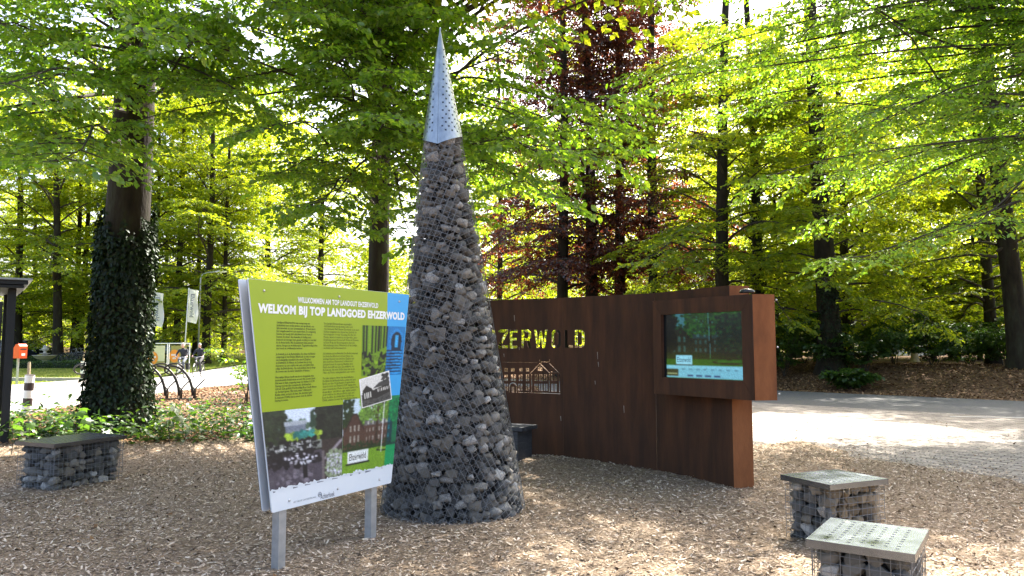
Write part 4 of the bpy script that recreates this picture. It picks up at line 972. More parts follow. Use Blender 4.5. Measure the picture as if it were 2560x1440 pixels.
CR_ = {'a': crown_variant(21, 3.0, 24, 5.8, M['beech_far'], .20, nl=38), 'b': crown_variant(22, 5.5, 25, 6.2, M['beech_far'], .20, nl=38), 'c': crown_variant(23, 1.6, 17, 4.6, M['beech_far'], .17, nl=46, low=.45),
       'cu': crown_variant(24, 4.2, 25, 4.8, M['copper'], .18, nl=42, low=.35)}
def tree(name, label, px, y, wpx, crown, rz=0, sc_=1.0, lean=0.0, cat='tree', group=None, ivy=None, h=21, dx=None, barkm='bark', zoff=0, szz=1.0, extra=None):
    x = xpx(px, y) if dx is None else dx; z = float(H(x, y)); r = max(.09, wpx / F * y / 2)
    g = np.random.default_rng(int(abs(px * 7 + y) + abs(y) * 3)); t = thing(name, label, cat, (x, y, z - .03), 0, group)
    path = trunk_path((0, 0, 0), (lean, 0, h), r, g, .22); tmb = trunk_mesh(path, r, r * .35)
    for pts_, ra, rb_ in (extra or []): tmb.tube(pts_, np.linspace(ra, rb_, len(pts_)), 8)
    tr = tmb.build('trunk', M[barkm], t, True)
    if crown:
        cm, wm = CR_[crown]; link('crown', cm, t, (lean * .45, 0, zoff), (0, 0, rz), (sc_, sc_, szz)); link('limbs', wm, t, (lean * .45, 0, zoff), (0, 0, rz), (sc_, sc_, szz))
    if ivy:
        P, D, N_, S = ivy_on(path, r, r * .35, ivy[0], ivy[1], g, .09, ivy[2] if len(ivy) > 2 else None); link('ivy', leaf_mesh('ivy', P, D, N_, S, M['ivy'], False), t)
    return t
# right-hand wood edge
GR = 'trees of the wood edge beyond the right-hand road'
tree('beech_tree', 'slim dark trunk rising just behind the top of the screen box', 1803, 32, 40, 'b', 1.0, .95, .7, group=GR, szz=.72)
tree('beech_tree', 'ivy-wrapped trunk right of the slim trunk behind the screen box', 1903, 34, 32, 'a', 2.2, .9, -.3, group=GR, szz=.75, ivy=(9.5, 3500))
tree('beech_tree', 'thickest trunk at the right wood edge, with ivy on its foot', 2078, 30, 60, 'a', .4, .82, -.5, group=GR, szz=.68, ivy=(5.0, 1100, (3.6, 5.4)))
tree('beech_tree', 'thin trunk standing close behind the thickest right-hand trunk', 2122, 37, 26, 'c', 4.4, 1.0, 0, group=GR)
tree('dead_trunk', 'short pale broken trunk among the shrubs at right', 2287, 39, 18, None, h=3.4, group=None, barkm='deadwood')
tree('beech_tree', 'dark thin trunk left of the leaning trunk at the right edge', 2484, 32, 30, 'a', 5.1, .9, -.6, group=GR, szz=.72)
tree('beech_tree', 'leaning brown trunk cut by the right edge of the picture', 2556, 27, 54, 'b', 3.0, .9, -1.6, group=GR, szz=.72)
tree('beech_tree', 'faint thin trunk deep in the right-hand wood, between two larger ones', 2385, 48, 20, 'c', 3.7, 1.1, 0, group=GR)
tree('beech_tree', 'pale far trunk in the wood seen just right of the ivy-wrapped one', 1985, 52, 24, 'b', 2.9, 1.0, 0, group=GR)
tree('beech_tree', 'far trunk deep in the wood near the cream house', 2210, 58, 22, 'a', 1.9, 1.15, 0, group=GR)
tree('beech_tree', 'far trunk in the wood behind the leaning right-edge trunk', 2620, 46, 24, 'c', .9, 1.2, 0, group=GR)
for (px, y, wpx, cr, rz, s_, lab) in ((1945, 44, 12, 'c', .7, 1.0, 'young beech deep in the wood just right of the screen box'), (2040, 47, 11, 'c', 2.3, 1.0, 'young beech deep in the wood left of the thickest trunk'),
    (2165, 43, 11, 'c', 3.1, .95, 'young beech deep in the wood right of the thickest trunk'), (2335, 46, 10, 'c', 5.0, 1.05, 'young beech behind the broken pale trunk'),
    (2450, 42, 10, 'c', 1.4, .95, 'young beech left of the dark thin trunk near the right edge'), (2575, 40, 12, 'c', 4.2, .95, 'young beech behind the leaning right-edge trunk'), (1700, 50, 10, 'c', 3.6, 1.0, 'young beech seen over the wall right of the copper beeches')):
    tree('young_beech', lab, px, y, wpx, cr, rz, s_, 0, group='young beeches deep in the right-hand wood', h=16)
# copper beeches behind the wall
GC = 'dark red copper beeches behind the rusty wall'
tree('copper_beech', 'leftmost copper beech trunk, straight above the wall lettering', 1404, 38, 34, 'cu', .3, 1.0, .2, group=GC, h=23)
tree('copper_beech', 'copper beech with a forked pale side stem, second from the left', 1482, 39.5, 38, 'cu', 2.1, 1.0, -.3, group=GC, h=23, extra=[([(0, -.1, 7.0), (-.35, -.35, 8.6), (-.5, -.4, 10.5), (-.55, -.3, 12.6)], .16, .08)])
tree('copper_beech', 'copper beech third from the left, low limb bending right', 1550, 41, 34, 'cu', 4.0, 1.0, .2, group=GC, h=23, extra=[([(.1, -.1, 4.6), (.6, -.3, 5.6), (1.1, -.4, 6.6), (1.3, -.4, 8.2)], .17, .07)])
tree('copper_beech', 'tall straight copper beech trunk left of the bright sky gap', 1638, 37, 34, 'cu', 5.2, .85, .1, group=GC, h=23)
# far trees left and centre
GF = 'tall beeches standing round the far lawn'
for (px, y, wpx, cr, rz, s_, lean, lab) in (
    (44, 58, 22, 'a', .2, 1.15, -.8, 'leaning far trunk behind the blue car at the left'),
    (88, 66, 13, 'c', 1.2, 1.2, -1.2, 'thin dark far trunk just left of the fountain'),
    (146, 54, 24, 'b', 2.4, 1.1, -1.3, 'stout far trunk leaning left, right of the fountain'),
    (184, 60, 16, 'a', 3.3, 1.1, -.2, 'left one of the twin far trunks behind the parked bicycles'),
    (198, 61, 17, 'c', 4.3, 1.2, .2, 'right one of the twin far trunks behind the parked bicycles'),
    (379, 57, 15, 'b', 5.2, 1.1, 0, 'far trunk behind the left white flag'),
    (410, 66, 11, 'c', .6, 1.2, 0, 'thin far trunk in front of the silver car'),
    (440, 56, 19, 'a', 1.5, 1.15, 0, 'far trunk between the two white flags'),
    (487, 62, 14, 'b', 2.6, 1.1, 0, 'slim far trunk behind the right-hand cyclist'),
    (514, 52, 22, 'a', 3.9, 1.15, 0, 'thick dark far trunk right of the cyclists'),
    (559, 54, 14, 'c', 4.9, 1.1, 0, 'slender brown far trunk left of the green sign'),
    (660, 62, 20, 'a', 5.9, 1.1, 0, 'far trunk hidden behind the upper left corner of the sign'),
    (800, 70, 20, 'b', .9, 1.2, 0, 'far trunk above the middle of the green sign'),
    (1246, 48, 18, 'c', 1.8, .95, .1, 'pale thin trunk just right of the stone cone'),
    (1320, 64, 20, 'a', 4.1, 1.15, 0, 'far trunk left of the copper beeches'),
    (1720, 60, 16, 'c', 5.5, 1.15, 0, 'branchy young tree seen over the wall left of the screen')):
    tree('beech_tree', lab, px, y, wpx, cr, rz, s_, lean, group=GF)

# far wood as one mass -----------------------------------------------------------
g = np.random.default_rng(77); Pm = []; 
nb = 800
ang = g.uniform(-.82, .82, nb); dist = g.uniform(72, 112, nb); bx = np.tan(ang) * dist * .95; zc = g.random(nb) ** 1.35 * 36 + .4; rad = g.uniform(1.8, 4.6, nb)
zc[600:] = g.random(nb - 600) * 16 + .5; bx[600:] = np.abs(bx[600:]); cnt = (rad ** 2 * 26).astype(int)
for k in range(nb):
    u = nrm(g.normal(size=(cnt[k], 3))) * (g.random((cnt[k], 1)) ** .45) * rad[k] * np.array([1.15, 1, .62]); Pm.append(u + np.array([bx[k], dist[k], zc[k] + 1.2]))
P = np.concatenate(Pm); n = len(P)
o = link('far_wood', leaf_mesh('far_wood', P, nrm(g.normal(size=(n, 3)) * np.array([1, 1, .35])), nrm(UP + g.normal(0, .6, (n, 3))), g.uniform(.28, .6, n), M['beech_far'], False))
tag(o, 'bright yellow-green mass of distant woodland closing the view', 'woodland', kind='stuff')

# big ivy-clad beech at left ------------------------------------------------------
def near_tree(label, name, base, top, r0, r1, ends, seed, ivy=None, kw={}, zspan=(3.5, 9), bark='bark', leaf='beech', fine=True, coarse=None):
    g = np.random.default_rng(seed); t = thing(name, label, 'tree', base); b = np.array(base, float)
    path = trunk_path((0, 0, 0), np.array(top) - b, r0, g, .12, 12); trunk_mesh(path, r0, r1, n=20).build('trunk', M[bark], t, True)
    pa = np.array(path); LV = Leaves(); wd = MB(); limbs = []
    for e in ends:
        e = np.array(e, float) - b; hz = math.hypot(e[0], e[1]); z0 = np.clip(e[2] + g.uniform(.2, .28) * hz * g.uniform(.2, 1.2), zspan[0] + g.uniform(0, 3.2), zspan[1])
        a = np.array([np.interp(z0, pa[:, 2], pa[:, 0]), np.interp(z0, pa[:, 2], pa[:, 1]), z0]); limbs.append((a, e, .06 * hz * g.uniform(.3, 1.3), .045))
    foliage(g, limbs, LV, wd, twigs=fine, **kw)
    link('crown', LV.mesh('crown', M[leaf], fine), t); link('limbs', wd.mesh('limbs', M['twig'], True), t)
    if coarse:                   # unseen high limbs added above the picture to shade the foreground
        L2 = Leaves(); w2 = MB(); lm = []
        for e in coarse:
            e = np.array(e, float) - b; z0 = np.clip(e[2] + g.uniform(-1, 1), 6, 12.5); lm.append((np.array([np.interp(z0, pa[:, 2], pa[:, 0]), np.interp(z0, pa[:, 2], pa[:, 1]), z0]), e, .6, .05))
        foliage(g, lm, L2, w2, sec=7, seclen=1.6, tw=6, twlen=.6, K=5, size=.2, t0=.45)
        link('shade_crown', L2.mesh('shade_crown', M['beech_far'], False), t); link('shade_limbs', w2.mesh('shade_limbs', M['twig']), t)
    if ivy:
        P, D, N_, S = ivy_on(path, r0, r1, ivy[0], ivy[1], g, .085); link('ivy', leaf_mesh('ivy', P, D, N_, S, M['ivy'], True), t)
    return t
def ends_in(g, n, x0, x1, y0, lower, d0, d1):
    out = []
    while len(out) < n:
        px = g.uniform(x0, x1); lo = np.interp(px, [p[0] for p in lower], [p[1] for p in lower]); py = lo - (lo - y0) * g.random() ** .8
        if py > lo: continue
        out.append(at_y(px, py, g.uniform(d0, d1)))
    return out
def shade_ends(n, x0, x1, y0, y1, z0, z1):      # high limbs above the frame whose shadow falls on the given ground patch
    out = []
    while len(out) < n:
        z = g.uniform(z0, z1); e_ = Vector((g.uniform(x0, x1) + z * sdir.x / sdir.z, g.uniform(y0, y1) + z * sdir.y / sdir.z, z))
        if z > CAMH + .5 * e_.y + .7: out.append(e_)
    return out
g = np.random.default_rng(5)
def px_of(e_): return 1280 + F * e_[0] / (e_[1] * CT + (e_[2] - CAMH) * ST), 867 - F * (e_[2] - CAMH) / e_[1]
E1 = ends_in(g, 50, -260, 640, -260, [(-260, 400), (0, 400), (230, 440), (430, 330), (640, 330)], 8.3, 12.5)
def off_trunk(e_):
    a_, b_ = px_of(e_); return not (190 < a_ < 470 and (b_ > 205 or -400 < b_ < 115))
E1 = [e_ for e_ in E1 if off_trunk(e_)]
near_tree('big dark beech at left with ivy covering its lower trunk', 'ivy_clad_beech', (xpx(290, 14, 0), 14, -.03), (xpx(345, 14, 9) + .1, 14, 15), .46, .26, E1, 31, ivy=(5.0, 14000), kw=dict(sec=11, seclen=1.2, tw=9, twlen=.42, K=7, size=.098, t0=.35), zspan=(4.6, 12))
E2 = ends_in(g, 88, 420, 1540, -300, [(400, 430), (600, 520), (760, 600), (900, 640), (1040, 600), (1250, 520), (1420, 400), (1540, 300)], 8.6, 12.5)
E2 = [e_ for e_ in E2 if off_trunk(e_) and px_of(e_)[0] < 1190 + max(0, px_of(e_)[1]) * 1.25]
near_tree('beech behind the sign whose leafy branches fill the sky round the cone tip', 'spreading_beech', (xpx(940, 17.5, 0), 17.5, -.03), (xpx(950, 17.5, 9), 17.6, 15), .28, .17, E2, 32, kw=dict(sec=11, seclen=1.25, tw=9, twlen=.44, K=7, size=.098, t0=.35), zspan=(4.2, 12), coarse=shade_ends(80, -7, 1.5, 1.0, 8.0, 6.5, 12))
E3 = ends_in(g, 120, 1720, 2760, -320, [(1700, 180), (1850, 330), (1960, 560), (2100, 600), (2300, 560), (2560, 420), (2760, 350)], 11.5, 17)
def lit_patch(e_):
    a_, b_ = e_[0] - e_[2] * sdir.x / sdir.z, e_[1] - e_[2] * sdir.y / sdir.z; return 1.8 < a_ < 5.6 and 2.8 < b_ < 7.2
E3 = [e_ for e_ in E3 if not lit_patch(e_) or g.random() < .04]
E3 = [e_ for e_ in E3 if not (2430 < px_of(e_)[0] < 2620 and px_of(e_)[1] > 40) or g.random() < .35]
E3 += shade_ends(8, 4.5, 9, -5, 1.5, 7, 12)
near_tree('beech outside the right edge whose bright branches hang into the picture', 'overhanging_beech', (13.9, 16.6, -.03), (14.1, 16.8, 17), .30, .15, E3, 33, kw=dict(sec=12, seclen=1.35, tw=9, twlen=.46, K=7, size=.088, t0=.3), zspan=(3.6, 13))
# ------------------------------------------------------------------ shrubs and young plants
def shrub(label, p, rx, rz_, n, m, size, name='shrub', group=None, seed=0, stems=7, fine=False):
    g = np.random.default_rng(seed + 100); t = thing(name, label, 'shrub', p, 0, group); LV = Leaves(); wd = MB(); limbs = []
    for k in range(stems):
        az = k * 2.4 + g.normal(0, .3); L = rx * g.uniform(.5, 1.1); limbs.append(((g.normal(0, .08), g.normal(0, .08), 0), (L * math.cos(az), L * math.sin(az), rz_ * g.uniform(.45, 1.05)), .25 * rz_, .018))
    foliage(g, limbs, LV, wd, sec=max(5, int(n / stems / 30)), seclen=rx * .55, tw=6, twlen=.28, K=5, size=size, t0=.08, flat=.5)
    link('foliage', LV.mesh('foliage', m, fine), t); link('stems', wd.mesh('stems', M['twig']), t); return t
GS = 'shrubs on the bank beyond the right-hand road'
for k, (px, y, rx, h_, lab) in enumerate((
    (1960, 30.5, 1.5, 2.4, 'tall bright green shrub just right of the screen box'), (2010, 34, 1.6, 1.9, 'dark shrub left of the thickest trunk'),
    (2160, 29.3, 1.5, 1.5, 'dark leafy shrub at the foot of the thickest trunk, right side'), (2235, 32, 1.7, 2.3, 'bushy dark shrub in front of the cream house, left'),
    (2330, 30, 1.6, 1.6, 'low dark shrub in front of the broken pale trunk'), (2420, 31, 1.7, 1.9, 'dark shrub between the two right-hand trunks'),
    (2510, 28.5, 1.4, 1.5, 'shrub at the foot of the leaning right-edge trunk'), (2120, 26.9, .7, .7, 'small leafy shrub at the road edge, nearest the road'),
    (2600, 31, 1.8, 2.2, 'dark shrub cut by the right edge of the picture'), (1880, 36, 1.6, 2.2, 'shrub seen just above the right end of the screen box'))):
    x = xpx(px, y); shrub(lab, (x, y, float(H(x, y)) - .03), rx, h_, 3000, M['shrub'], .16, group=GS, seed=k)
# low green cover of the left bed
g = np.random.default_rng(15); LV = Leaves()
for k in range(420):
    x, y = g.uniform(-12, -1.5), 12.4 + g.random() ** 1.6 * 5.5
    if y > 15.5 and g.random() < .6: continue
    n = g.integers(14, 34); R_ = g.uniform(.2, .45); hh = g.uniform(.15, .55)
    P = np.stack([x + g.normal(0, R_ * .5, n), y + g.normal(0, R_ * .5, n), g.uniform(.03, hh, n)], -1)
    LV.add(P, nrm(g.normal(size=(n, 3)) * np.array([1, 1, .3])), nrm(UP + g.normal(0, .35, (n, 3))), g.uniform(.06, .13, n))
o = link('ground_cover', LV.mesh('ground_cover', M['shrub'], True)); tag(o, 'low leafy green undergrowth round the ivy-covered trunk', 'undergrowth', kind='stuff')
# maple and beech seedlings with single large leaves
def maple_leaf():
    ang = [90, 68, 55, 38, 20, 2, -30, -60, -90]; rad = [1, .62, .52, .85, .45, .62, .38, .3, .18]; pts = [(r_ * math.cos(R(a)), r_ * math.sin(R(a))) for a, r_ in zip(ang, rad)] + [(-r_ * math.cos(R(a)), r_ * math.sin(R(a))) for a, r_ in list(zip(ang, rad))[-2:0:-1]]
    mb = MB(); mb.add([(0, 0, .06)] + [(x, y, -.12 * (x * x + y * y)) for x, y in pts], [(0, i + 1, (i + 1) % len(pts) + 1) for i in range(len(pts))]); return mb.mesh('leaf', M['maple'])
ML = maple_leaf()
def seedling(label, p, h_, n, size, seed, group='maple seedlings in the left bed'):
    g = np.random.default_rng(seed); t = thing('seedling', label, 'seedling', p, 0, group)
    mb = MB(); mb.tube([(0, 0, 0), (g.normal(0, .02), g.normal(0, .02), h_ * .5), (g.normal(0, .03), 0, h_)], [.006, .005, .003], 5)
    for k in range(n):
        z = h_ * (.4 + .6 * (k + 1) / n); az = k * 2.0 + g.normal(0, .3); L = size * g.uniform(.7, 1.3) * (1.2 - .5 * k / n)
        q = Vector((L * math.cos(az), L * math.sin(az), z + .03)); mb.tube([(0, 0, z - .02), q], .002, 3, caps=False)
        link('leaf', ML, t, q, (g.uniform(-.75, -.25), g.normal(0, .25), az - R(90)), (size * g.uniform(.65, 1.15),) * 3)
    mb.build('stem', M['twig'], t); return t
for k, (px, py, d, hh, n, sz, lab) in enumerate((
    (195, 1135, 11.9, .62, 9, .17, 'tall maple seedling left of the ivy-covered trunk'), (425, 1130, 12.2, .62, 8, .17, 'tall maple seedling right of the ivy-covered trunk'),
    (310, 1140, 11.7, .55, 8, .10, 'small-leaved seedling in front of the ivy-covered trunk'), (30, 1130, 11.0, .5, 8, .14, 'seedling at the left edge under the shelter post'),
    (70, 1135, 11.6, .38, 7, .13, 'low seedling behind the left stool'), (480, 1120, 12.8, .35, 7, .11, 'low seedling midway between trunk and sign'),
    (560, 1110, 12.9, .5, 9, .11, 'leafy seedling left of the sign'), (610, 1100, 13.2, .55, 9, .12, 'leafy seedling touching the left edge of the sign'),
    (350, 1140, 12.0, .3, 6, .12, 'low seedling behind the right corner of the left stool'), (250, 1130, 12.5, .4, 6, .13, 'seedling at the left root of the ivy-covered trunk'),
    (140, 1130, 12.4, .35, 6, .13, 'seedling between the left stool and the road'), (640, 1090, 12.6, .4, 8, .11, 'seedling hidden partly by the sign edge'))):
    x = xpx(px, d, .2); seedling(lab, (x, d, 0), hh, n, sz, 40 + k)
x = xpx(618, 21, .5); shrub('bright sunlit young shrub beside the road, left of the sign', (x, 21, 0), .75, 1.45, 700, M['beech'], .09, name='young_shrub', seed=60, stems=6, fine=True)
x = xpx(150, 18.5, .5)

# ------------------------------------------------------------------ street furniture at left
def hx(px, y, z=0): x = xpx(px, y, z); return Vector((x, y, float(H(x, y))))
def bollard(label, px, y, h_=.9, r=.105, post=True, tilt=0):
    p = hx(px, y); t = thing('bollard', label, 'bollard', p, 0, 'black and white banded posts by the road'); t.rotation_euler = (0, tilt, 0)
    zs = np.linspace(0, h_, 6)
    for k in range(5):
        mb = MB(); mb.lathe([(r, zs[k] - (.05 if k == 0 else 0)), (r, zs[k + 1])], n=18); mb.build('band', M['wpaint' if k % 2 == 0 else 'dpaint'], t, True)
    mb = MB(); mb.lathe([(r * 1.03, h_), (r * 1.03, h_ + .012), (0, h_ + .02)], n=18); mb.build('cap', M['dpaint'], t)
    return t
bollard('black and white banded bollard near the shelter at left', 66, 18.0, .92, .105, tilt=R(2.5))
bollard('farther banded bollard beside the lawn, left of the ivy-covered trunk', 206, 33.5, .95, .10)
for lab, px, y, h_ in (('thin wooden stake standing right behind the near bollard', 67, 18.6, 1.22), ('thin wooden stake behind the farther bollard', 206.5, 33.9, 1.25)):
    p = hx(px, y); mb = MB(); mb.prism([(-.03, -.02), (.03, -.02), (.03, .02), (-.03, .02)], -.1, h_ - .02); mb.prism([(-.024, -.015), (.024, -.015), (.024, .015), (-.024, .015)], h_ - .02, h_); o = mb.build('wooden_stake', M['deadwood']); o.location = p
    tag(o, lab, 'stake', 'stakes by the bollards')
# letter box
p = hx(46, 31); lb = thing('letter_box', 'orange letter box on a grey post beside the lawn', 'letter box', p, R(-28))
mb = MB(); mb.box((-.12, 0, .5), (.07, .07, 1.3)); mb.build('post', M['post'], lb)
prof = [(-.34, 1.42), (-.22, 1.12), (.22, 1.12), (.24, 1.62), (.12, 1.72), (-.06, 1.70)]
mb = MB(); n = len(prof); vs = [(x, -.16, z) for x, z in prof] + [(x, .16, z) for x, z in prof]; mb.add(vs, [tuple(range(n)), tuple(range(n, 2 * n))[::-1]] + [(i, n + i, n + (i + 1) % n, (i + 1) % n) for i in range(n)])
bx_ = mb.build('box', M['orange'], lb); mb = MB(); mb.box((.2425, 0, 1.5), (.006, .24, .05)); mb.build('slot', M['dpaint'], bx_); mb = MB(); mb.box((.236, 0, 1.28), (.006, .14, .1)); mb.build('label_plate', M['wpaint'], bx_)
# shelter
sp = Vector((xpx(18, 12.4, 1), 12.4, 0)); sh = thing('bus_shelter', 'dark glass shelter with flat roof at the left edge', 'shelter', sp, R(36))
mb = MB(); mb.box((0, 0, 1.28), (.12, .12, 2.6)); mb.build('post', M['darkmetal'], sh)
mb = MB(); mb.box((0, 1.9, 1.28), (.12, .12, 2.6)); mb.build('post', M['darkmetal'], sh); mb = MB(); mb.box((-2.6, 0, 1.28), (.12, .12, 2.6)); mb.build('post', M['darkmetal'], sh)
rf = MB(); rf.box((-1.55, .9, 2.66), (3.5, 2.6, .07)); rf = rf.build('roof', M['darkmetal'], sh)
mb = MB(); mb.box((-1.55, .9, 2.59), (3.4, 2.5, .045)); mb.build('roof_soffit', M['darkmetal'], rf); mb = MB(); mb.box((-1.55, .9, 2.71), (3.62, 2.72, .03)); mb.build('roof_trim', M['post'], rf)
for c, d_ in (((-1.32, 0, 1.3), (2.4, .02, 2.1)), ((-1.32, 1.9, 1.3), (2.4, .02, 2.1))):
    mb = MB(); mb.box(c, d_); mb.build('glass_panel', M['glassblack'], sh)
mb = MB(); mb.box((-.6, -.012, .72), (1.0, .01, .09)); mb.build('panel_strip', M['wpaint'], sh)
# bicycle stands: arching tube with an oval loop, low wheel holder at its foot
def stand(label, px, y):
    t = thing('bicycle_stand', label, 'bicycle stand', hx(px, y), 0, 'dark arched bicycle stands')
    mb = MB(); pts = []; rad = []
    for k in np.linspace(0, 1, 14):
        a = R(8) + k * R(100); pts.append((.10 - .95 * (1 - math.cos(a * .72)) * .95, 0, 1.02 * math.sin(min(a * .86, R(90))))); rad.append(.045 - .012 * k)
    mb.tube(pts, rad, 8); mb.build('arm', M['bronze'], t, True)
    e = pts[-1]; mb = MB(); mb.tube([(e[0] - .28 * math.cos(a) + .10, -.08 * math.sin(a), e[2] - .09 + .16 * math.sin(a) - .04 * math.cos(a)) for a in np.linspace(0, 6.28, 21)[:-1]], .024, 6, closed=True); mb.build('loop', M['bronze'], t, True)
    mb = MB(); mb.tube([(.14, -.05, 0), (.15, -.05, .28), (.24, -.05, .40), (.46, -.05, .62)], .02, 6); mb.tube([(.14, .05, 0), (.15, .05, .28), (.05, .05, .40), (.02, .05, .44)], .02, 6); mb.build('wheel_holder', M['bronze'], t, True)
    mb = MB(); mb.box((.05, 0, .02), (.7, .07, .05), R(30)); mb.build('base_bar', M['bronze'], t); return t
for lab, px in (('rightmost arched bicycle stand', 474), ('second arched bicycle stand from the right', 440), ('third arched bicycle stand from the right', 405), ('arched bicycle stand just right of the ivy-covered trunk', 371), ('lone visible bicycle stand loop left of the ivy-covered trunk', 247)):
    stand(lab, px, 22.6)
# barrier with banners
p = hx(366, 42); p2 = hx(472, 41); bd_ = (p2 - p); bl_ = math.hypot(bd_.x, bd_.y); bar = thing('banner_barrier', 'steel barrier with two yellow banners and orange discs by the road', 'barrier', p, math.atan2(bd_.y, bd_.x))
mb = MB(); H_ = 1.72
for x_ in (0, bl_ * .48, bl_ * .52, bl_): mb.tube([(x_, 0, 0), (x_, 0, H_)], .025, 6)
mb.tube([(0, 0, H_), (bl_, 0, H_)], .03, 6); mb.tube([(0, 0, .12), (bl_, 0, .12)], .02, 6); mb.build('frame', M['wpaint'], bar)
for k, x_ in enumerate((.10, bl_ * .54)):
    w_ = bl_ * .36; mb = MB(); mb.box((x_ + w_ / 2 + .1, -.03, .95), (w_, .01, 1.3)); b_ = mb.build('banner', M['ban_cream' if k == 0 else 'ban_green'], bar)
    mb = MB(); mb.box((x_ + w_ / 2 + .1, -.038, .52), (w_ * .98, .004, .42)); mb.build('banner_strip', M['ban_green'], b_)
    mb = MB(); cx_ = x_ + w_ * .34; cz = .9 + .12 * k; mb.add([(cx_ + .36 * math.cos(a), -.044, cz + .36 * math.sin(a)) for a in np.linspace(0, 6.28, 25)[:-1]], [tuple(range(24))]); mb.build('banner_disc', M['ban_orange'], b_)
    for zz, ww in ((.06, .42), (-.12, .22)):
        mb = MB()
        for q in range(6 if ww > .3 else 3): mb.box((cx_ - ww / 2 + q * .075 + .03, -.048, cz + zz), (.045, .002, .11))
        mb.build('disc_lettering', M['white_ink'], b_)['kind'] = 'stuff'
# flags
def flag(label, px, y, top):
    t = thing('flag', label, 'flag', hx(px, y), 0, 'white banner flags on poles'); mb = MB(); mb.tube([(0, 0, 0), (0, 0, top)], [.045, .03], 8); mb.build('pole', M['wpaint'], t, True)
    n, m_ = 5, 14; vs = []; z1 = top - .05; z0 = top - 2.2
    for j in range(m_ + 1):
        for i in range(n + 1):
            u, v = i / n, j / m_; vs.append((.05 + u * .62 + .05 * math.sin(v * 7) * u, .10 * math.sin(u * 5 + v * 6) * u, z0 + (z1 - z0) * v - .12 * u))
    mb = MB(); mb.add(vs, [(j * (n + 1) + i, j * (n + 1) + i + 1, (j + 1) * (n + 1) + i + 1, (j + 1) * (n + 1) + i) for j in range(m_) for i in range(n)]); c = mb.build('cloth', M['cloth'], t, True)
    me = fit_mesh(text_mesh('Ehzerwold', M['grey_ink'], .02, 1), 0, 1.5, 0, .28); o = link('flag_lettering', me, c, (.22, -.13, z1 - .35), (R(90), R(90), 0)); return t
flag('left white flag on a tall pole above the barrier', 376, 47, 4.9); flag('right white flag on a leaning tall pole behind the cyclist', 458, 48, 5.15).rotation_euler = (0, R(2), 0)
# street lamp
p = hx(494, 50); t = thing('street_lamp', 'slender pale street lamp post with a short arm behind the cyclists', 'street lamp', p); mb = MB(); mb.tube([(0, 0, 0), (0, 0, 5.9), (.1, 0, 6.15), (.5, 0, 6.3), (1.0, 0, 6.33)], [.06, .05, .04, .035, .03], 8); mb.build('post', M['post'], t, True)
mb = MB(); mb.ball((1.35, 0, 6.34), (.45, .14, .07), 10); mb.build('lamp_head', M['wpaint'], t, True)
# fountain, hedges
p = hx(110, 50); ft = thing('fountain', 'pale stone fountain bowl on a pedestal behind low hedges', 'fountain', p); ft.scale = (.56,) * 3
mb = MB(); mb.lathe([(.55, 0), (.55, .12), (.42, .16), (.25, .3), (.2, .5), (.24, .62), (.35, .7)], n=24); mb.build('pedestal', M['fstone'], ft, True)
mb = MB(); mb.lathe([(.3, .66), (.75, .78), (1.05, .95), (1.25, 1.18), (1.32, 1.2), (1.32, 1.25), (1.22, 1.25), (1.0, 1.05), (0, .9)], n=32); mb.build('bowl', M['fstone'], ft, True)
mb = MB(); mb.lathe([(.12, .9), (.16, 1.2), (.3, 1.35), (.55, 1.45), (.58, 1.5), (.2, 1.5), (.14, 1.7), (.34, 1.85), (.4, 2.0), (.26, 2.12), (.18, 2.2), (.24, 2.3), (.14, 2.42), (0, 2.45)], n=20); mb.build('upper_tier', M['fstone'], ft, True)
def hedge(label, p, L_, D_, h_, rz, seed):
    g = np.random.default_rng(seed); t = thing('hedge', label, 'hedge', p, rz, 'low clipped hedges round the fountain'); n = int(L_ * 900); P = g.uniform(-1, 1, (n, 3)); ax = g.integers(0, 3, n); P[np.arange(n), ax] = np.sign(P[np.arange(n), ax]); P = P * np.array([L_ / 2, D_ / 2, h_ / 2]) + np.array([0, 0, h_ / 2]) + g.normal(0, .025, (n, 3))
    link('foliage', leaf_mesh('foliage', P, nrm(g.normal(size=(n, 3))), nrm(g.normal(size=(n, 3)) + UP * .5), g.uniform(.05, .11, n), M['shrub'], False), t)
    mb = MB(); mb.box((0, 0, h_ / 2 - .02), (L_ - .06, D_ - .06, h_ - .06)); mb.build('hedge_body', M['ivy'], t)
hedge('front low hedge before the fountain', hx(118, 47), 4.4, .5, .42, R(2), 1); hedge('rear low hedge behind the fountain', hx(126, 53.5), 4.6, .5, .4, R(-2), 2); hedge('short hedge end right of the fountain, nearest the trunk', hx(200, 47.5), 1.5, .9, .45, R(4), 3)
